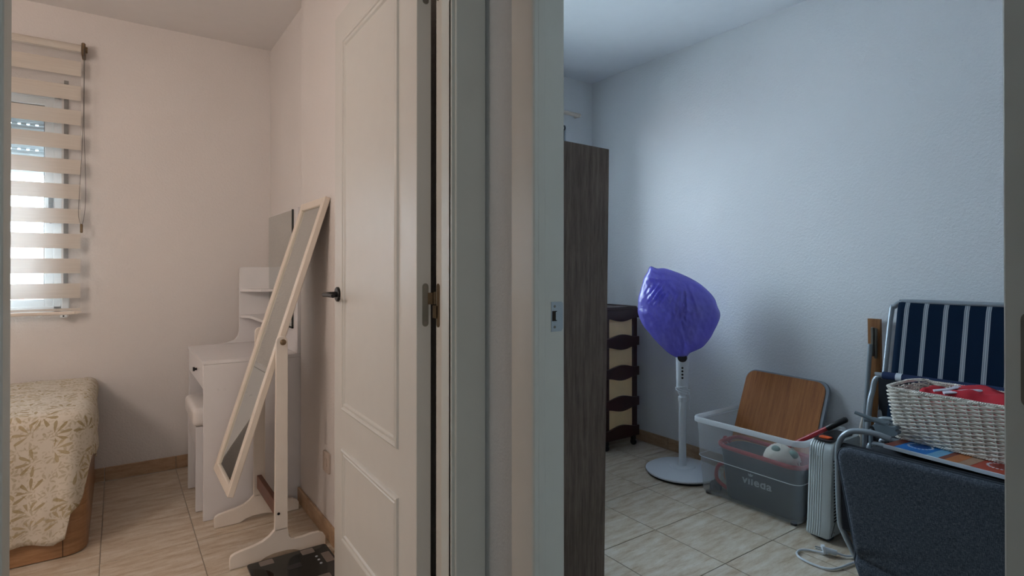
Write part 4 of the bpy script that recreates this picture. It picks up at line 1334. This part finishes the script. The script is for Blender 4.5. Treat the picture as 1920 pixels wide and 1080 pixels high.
def sx_(z): return 2.775 - (1.0 - z) * .24


path = [(sx_(.02), yl + .004, .012), (sx_(.5), yl + .002, .5), (sx_(.93), yl, .93), (sx_(.975), yl - .010, .975), (sx_(.995), yl - .035, .996), (sx_(1.0), yl - .08, 1.0),
        (sx_(1.0), yr + .08, 1.0), (sx_(.995), yr + .035, .996), (sx_(.975), yr + .01, .975), (sx_(.93), yr, .93), (sx_(.5), yr, .5), (sx_(.02), yr, .012)]
bm = new(); tube(bm, smooth_path(path, 4), .0105, 10); obj('back_frame', bm, 'grey_tube', ch_, smooth=True)


def canvas(name, y0, y1, z0, z1, dx, mat, parent):
    bm = new(); uvl = bm.loops.layers.uv.new('UVMap'); ny, nz = 24, 16
    g = []
    for i in range(ny + 1):
        row = []
        for j in range(nz + 1):
            t = j / nz; y = y0 + (y1 - y0) * i / ny; z = z0 + (z1 - z0) * t
            edge = 0
            x = sx_(z) + dx + .012 * math.sin(PI * i / ny) * .5
            if t > .93: x += .012 * ((t - .93) / .07) ** 2; z -= .002
            row.append((bm.verts.new((x, y, z)), (y1 - y, z)))
        g.append(row)
    for i in range(ny):
        for j in range(nz):
            q = (g[i][j], g[i + 1][j], g[i + 1][j + 1], g[i][j + 1])
            f = bm.faces.new([a[0] for a in q])
            for lp, a in zip(f.loops, q): lp[uvl].uv = a[1]
    bmesh.ops.recalc_face_normals(bm, faces=bm.faces)
    o = obj(name, bm, mat, parent, smooth=True); s_ = o.modifiers.new('t', 'SOLIDIFY'); s_.thickness = .006; s_.offset = 0
    return o


canvas('back_canvas', yr + .012, 1.0385, .45, 1.008, -.016, 'stripe', ch_)
bm = new(); p_ = [(2.585, 1.110, .012), (2.63, 1.105, .5), (2.660, 1.100, .62), (2.666, 1.092, .665), (2.668, 1.072, .684), (2.668, 1.05, .688), (2.668, .60, .688)]
tube(bm, smooth_path(p_, 5), .011, 10); obj('seat_frame', bm, 'grey_tube', ch_, smooth=True)
bm = new(); tube(bm, [(2.668, 1.062, .688), (2.668, .60, .688)], .0165, 12); cz_ = obj('seat_canvas_roll', bm, 'navy', ch_, smooth=True)
bm = new(); tube(bm, [(2.668, 1.012, .688), (2.668, .990, .688)], .0175, 12); obj('white_stripe', bm, 'p_white', cz_, smooth=True)
bm = new(); box(bm, 2.655, 2.661, .60, 1.075, .05, .675); obj('seat_canvas', bm, 'black_fabric', ch_)
bm = new(); box(bm, 2.50, 2.600, .62, 1.075, .10, .485, bev=.02); obj('seat_cushion', bm, 'black_fabric', ch_, smooth=True)

# ---------------------------------------------------------------- grey padded folding chair in front
gc = thing('padded_folding_chair', 'folded camping chair with heather grey padding leaning in the right doorway corner', 'chair', (2.3, .78, 0))


def pad():
    bm = new(); NY, NZ = 70, 60
    yR = .42
    front = []; back = []

    def left(z):
        if z > .44:
            t = (z - .44) / .045; return 1.030 - .040 * (1 - math.sqrt(max(0, 1 - t * t)))
        if z > .105: return .967 + (1.030 - .967) * ((z - .105) / .335) ** 1.0
        if z > .085: return .967 + .004 * (.105 - z) / .02
        return .971 - .030 * ((.085 - z) / .083) ** 1.3

    for j in range(NZ + 1):
        t = j / NZ; z = .002 + .483 * t
        yl_ = left(z); rf = []; rb = []
        for i in range(NY + 1):
            s_ = i / NY
            y = yl_ + (yR - yl_) * s_
            dist = min(yl_ - y, .487 - z + .002, 1)
            e = min(1, dist / .022); thick = .023 * math.sqrt(max(0, 1 - (1 - e) ** 2)) if e < 1 else .023
            # crease where the two cushions fold: radiates from the left edge
            dy = yl_ - y
            zc1 = .103 - .16 * dy; zc2 = .108 + .25 * dy
            cre = -.016 * math.exp(-((z - zc1) / (.006 + .05 * dy)) ** 2) * math.exp(-dy / .35)
            cre += -.009 * math.exp(-((z - zc2) / (.008 + .05 * dy)) ** 2) * math.exp(-dy / .10)
            bul = .012 * math.exp(-((z - .05) / .04) ** 2) + .006 * math.exp(-((z - .14) / .03) ** 2) * math.exp(-dy / .1)
            und = .004 * noise.noise(Vector((y * 5, z * 5, 0)))
            w = max(0, thick + (cre + bul + und) * e)
            xf = 2.205 - w
            rf.append(bm.verts.new((xf, y, z))); rb.append(bm.verts.new((2.212 + thick * .25, y, z)))
        front.append(rf); back.append(rb)
    for j in range(NZ):
        for i in range(NY):
            bm.faces.new((front[j][i], front[j][i + 1], front[j + 1][i + 1], front[j + 1][i]))
            bm.faces.new((back[j][i], back[j + 1][i], back[j + 1][i + 1], back[j][i + 1]))
        bm.faces.new((front[j][0], front[j + 1][0], back[j + 1][0], back[j][0])); bm.faces.new((front[j][NY], back[j][NY], back[j + 1][NY], front[j + 1][NY]))
    for i in range(NY):
        bm.faces.new((front[NZ][i], front[NZ][i + 1], back[NZ][i + 1], back[NZ][i])); bm.faces.new((front[0][i], back[0][i], back[0][i + 1], front[0][i + 1]))
    bmesh.ops.recalc_face_normals(bm, faces=bm.faces)
    o = obj('padded_back', bm, 'heather', gc, smooth=True, angle=70)
    pts = [(2.2035, left(.002 + .483 * j / 40) + .001, .002 + .483 * j / 40) for j in range(4, 41)] + [(2.2035, y, .4865) for y in (.95, .9, .7, .5, .43)]
    bm = new(); tube(bm, pts, .0035, 6); obj('piping', bm, 'piping', o, smooth=True)


pad()
tp_ = [(2.255, .955, .012), (2.255, .985, .06), (2.253, 1.030, .14), (2.250, 1.046, .20), (2.250, 1.052, .42), (2.250, 1.045, .485), (2.252, 1.020, .522), (2.256, .985, .537), (2.262, .93, .540), (2.27, .88, .530)]
bm = new(); tube(bm, smooth_path(tp_, 6), .0105, 12); obj('frame_tube', bm, 'grey_tube', gc, smooth=True)
bm = new(); box(bm, 2.243, 2.262, .44, 1.040, .155, .483, bev=.008); obj('dark_back_layer', bm, 'black_fabric', gc, smooth=True)
for x in (2.36, 2.46):
    bm = new(); tube(bm, smooth_path([(x, .98, .012), (x, .99, .2), (x, .99, .44), (x, .97, .470), (x, .93, .476), (x, .46, .476)], 5), .0095, 10); obj('frame_tube', bm, 'grey_tube', gc, smooth=True)
bm = new(); box(bm, 2.30, 2.345, .44, .965, .05, .479, bev=.012); obj('dark_seat_layer', bm, 'black_fabric', gc, smooth=True)
# arm rests with their ratchet hinges
bm = new(); tube(bm, smooth_path([(2.340, 1.030, .585), (2.345, .990, .575), (2.352, .955, .565), (2.36, .92, .555)], 4), lambda t: .0085 + .006 * t, 10, flat=.7); obj('armrest', bm, 'grey_plastic', gc, smooth=True)
bm = new()
pts = []
for k in range(36):
    a = 2 * PI * k / 36; r = .030 + .005 * (1 if math.sin(a * 6) > 0 else -1) * (1 if 0 < a < PI else .0)
    pts.append((.925 + 1.35 * r * math.cos(a), .540 + .75 * r * math.sin(a)))
prism(bm, pts, 'x', 2.345, 2.375, bev=.002); obj('ratchet_hinge', bm, 'grey_plastic', gc)
bm = new(); tube(bm, [(2.40, 1.02, .552), (2.405, .99, .556), (2.41, .95, .552), (2.42, .90, .535)], .016, 10, flat=.6); obj('armrest', bm, 'grey_plastic', gc, smooth=True)
bm = new(); tube(bm, smooth_path([(2.455, 1.005, .500), (2.455, .998, .540), (2.455, .975, .556), (2.455, .93, .558), (2.46, .88, .556)], 5), .008, 10); obj('arm_tube', bm, 'grey_tube', gc, smooth=True)
bm = new(); box(bm, 2.40, 2.435, .985, 1.005, .03, .53, bev=.003); obj('strut', bm, 'black_plastic', gc)
bm = new(); box(bm, 2.35, 2.362, .975, .987, .03, .53, bev=.003); obj('strut', bm, 'grey_plastic', gc)

# ---------------------------------------------------------------- flat printed box with basket on it (both turned a little)
RZ = -math.radians(6.2)
gb = thing('flat_printed_box', 'flat blue and red printed cardboard box under the wicker basket', 'box', (2.2885, .912, .4885), RZ); gb['_local'] = 1
# local x: away from the hall, y: negative along the wall
TH = .013
bm = new(); box(bm, 0, .33, -.47, 0, 0, TH, bev=.0008); obj('carton', bm, 'p_white', gb, local=True)


def printed(name, x0, x1, y0, y1, mat, z=TH + .0003):
    bm = new(); box(bm, x0, x1, y1, y0, z - .0002, z + .0004); return obj(name, bm, mat, gb, local=True)


def ring_print(cx, cy, r, mat_in):
    bm = new()
    for k in range(20):
        a = 2 * PI * k / 20; box(bm, cx + r * math.cos(a) - .0035, cx + r * math.cos(a) + .0035, cy + r * math.sin(a) - .0035, cy + r * math.sin(a) + .0035, TH + .0008, TH + .0013)
    o = obj('dotted_ring', bm, 'p_white', gb, local=True)
    bm = new(); prism(bm, [(cx + r * .72 * math.cos(a), cy + r * .72 * math.sin(a)) for a in [2 * PI * k / 24 for k in range(24)]], 'z', TH + .0007, TH + .0011); obj('disc', bm, mat_in, gb, local=True)


printed('brick_red_panel', .004, .327, -.002, -.034, 'p_brick')
printed('blue_panel', .004, .327, -.035, -.135, 'p_blue')
printed('pale_blue_panel', .004, .327, -.136, -.172, 'p_light')
printed('brick_red_panel', .004, .327, -.173, -.190, 'p_brick')
printed('orange_panel', .004, .327, -.191, -.228, 'p_orange')
printed('tan_panel', .004, .327, -.229, -.262, 'p_tan')
printed('red_panel', .004, .327, -.263, -.466, 'p_red')
ring_print(.085, -.082, .036, 'p_darkblue'); ring_print(.085, -.318, .036, 'p_darkred')

ba = thing('wicker_basket', 'white wicker basket of clothes standing on the flat printed box', 'basket', (2.405, .918, .503), RZ); ba['_local'] = 1
BH = .195; BL = .50; BD = .200


def b_rect(z, off=0.0):
    f = z / BH
    return (-.030 * f - off, BD + .035 * f + off, -BL - .015 * f - off, .004 + .014 * f + off, .022)


def perim(z, n_, off=0.0):
    x0, x1, y0, y1, r = b_rect(z, off)
    base_ = rrect(x0, x1, y0, y1, r, 4); P = [Vector((a, b, z)) for a, b in base_]
    Ls = [0]
    for i in range(len(P)): Ls.append(Ls[-1] + (P[(i + 1) % len(P)] - P[i]).length)
    out = []
    j = 0
    for k in range(n_):
        s_ = Ls[-1] * k / n_
        while Ls[j + 1] < s_: j += 1
        t = (s_ - Ls[j]) / (Ls[j + 1] - Ls[j]); a = P[j]; b = P[(j + 1) % len(P)]
        d = (b - a).normalized(); out.append((a + (b - a) * t, Vector((d.y, -d.x, 0))))
    return out


NST = 42
bm = new(); rows_ = 27
for j in range(rows_):
    z = .010 + (BH - .022) * j / (rows_ - 1)
    pr = perim(z, NST * 4)
    pts = [p + nn * (.0052 * math.cos(PI * k / 4 + PI * (j % 2))) + Vector((0, 0, .0008 * math.sin(k * 1.7 + j))) for k, (p, nn) in enumerate(pr)]
    tube(bm, pts, .0037, 5, closed=True, flat=.85)
w_ = obj('weave', bm, 'wicker', ba, smooth=True, local=True); w_['kind'] = 'stuff'
bm = new()
P0 = perim(0, NST); P1 = perim(BH - .006, NST)
for k in range(NST): tube(bm, [P0[k][0] + Vector((0, 0, .002)), P1[k][0]], .0026, 5)
w_ = obj('stakes', bm, 'wicker', ba, smooth=True, local=True); w_['kind'] = 'stuff'
for nm, zc, rr, tw in (('rim', BH - .004, .0062, 70), ('base_border', .006, .005, 60)):
    bm = new()
    for ph in (0, PI * 2 / 3, PI * 4 / 3):
        pr = perim(zc, 220)
        tube(bm, [p + nn * math.cos(k * 2 * PI * tw / 220 + ph) * rr * .6 + Vector((0, 0, math.sin(k * 2 * PI * tw / 220 + ph) * rr * .6 + (.010 * max(0, 1 - abs(p.x - .12) / .16) if (nm == 'rim' and p.y > -.01) else 0))) for k, (p, nn) in enumerate(pr)], rr * .62, 5, closed=True)
    obj(nm, bm, 'wicker', ba, smooth=True, local=True)
bm = new(); box(bm, .004, BD - .004, -BL + .01, -.004, .002, .006); obj('bottom', bm, 'wicker', ba, local=True)


def cloth_lump(name, x0, x1, y0, y1, z0, hgt, mat, seed, parent=None, label=None, cat=None, amp=.02, power=4):
    bm = new(); nx, ny = 26, 34; g = []
    for i in range(nx + 1):
        row = []
        for j in range(ny + 1):
            u = i / nx * 2 - 1; v = j / ny * 2 - 1
            env = max(0, (1 - abs(u) ** power)) ** .5 * max(0, (1 - abs(v) ** power)) ** .5
            x = (x0 + x1) / 2 + u * (x1 - x0) / 2; y = (y0 + y1) / 2 + v * (y1 - y0) / 2
            h = env * hgt + env * amp * (noise.noise(Vector((x * 14, y * 14, seed))) + .5 * noise.noise(Vector((x * 35, y * 24, seed + 3))))
            row.append(bm.verts.new((x, y, z0 + h)))
        g.append(row)
    for i in range(nx):
        for j in range(ny): bm.faces.new((g[i][j], g[i + 1][j], g[i + 1][j + 1], g[i][j + 1]))
    lo_ = [[bm.verts.new((v.co.x, v.co.y, z0 - .001)) for v in (r[0], r[-1])] for r in (g[0], g[-1])]
    bm.faces.new((lo_[0][0], lo_[0][1], lo_[1][1], lo_[1][0]))
    bmesh.ops.recalc_face_normals(bm, faces=bm.faces)
    return bm


cj = thing('red_jersey', 'red jersey with white trim crumpled on top of the wicker basket', 'jersey', (2.405, .918, .503), RZ); cj['_local'] = 1
bm = cloth_lump('c', .006, BD + .015, -.49, -.095, .050, .160, None, 1.5, power=7); obj('body', bm, 'red_cloth', cj, smooth=True, local=True, angle=80)
for (pts, r) in ((((.02, -.150, .196), (.05, -.19, .205), (.09, -.215, .208), (.14, -.235, .206)), .017), (((.030, -.115, .196), (.06, -.150, .205), (.12, -.150, .207)), .013)):
    bm = new(); tube(bm, smooth_path(pts, 6), r, 10, flat=.3); obj('white_trim', bm, 'white_cloth', cj, smooth=True, local=True)
os_ = thing('orange_red_scarf', 'red and orange scarf in the left end of the wicker basket', 'scarf', (2.405, .918, .503), RZ); os_['_local'] = 1
bm = cloth_lump('c', .03, .20, -.135, -.030, .045, .150, None, 6.5); obj('cloth', bm, 'red_cloth', os_, smooth=True, local=True, angle=80)
bm = new(); tube(bm, smooth_path([(.03 + .05, -.075, .168), (.075, -.10, .172), (.095, -.115, .172), (.12, -.10, .172), (.11, -.08, .170)], 6), .0065, 8, flat=.5); obj('orange_trim', bm, 'orange_cloth', os_, smooth=True, local=True)
wl = thing('white_garment', 'white garment under the red jersey at the right end of the basket', 'garment', (2.405, .918, .503), RZ); wl['_local'] = 1
bm = cloth_lump('c', -.012, .06, -.49, -.33, .10, .088, None, 9.5, amp=.012); obj('cloth', bm, 'white_cloth', wl, smooth=True, local=True, angle=80)

for o in bpy.data.objects:
    if '_local' in o: del o['_local']
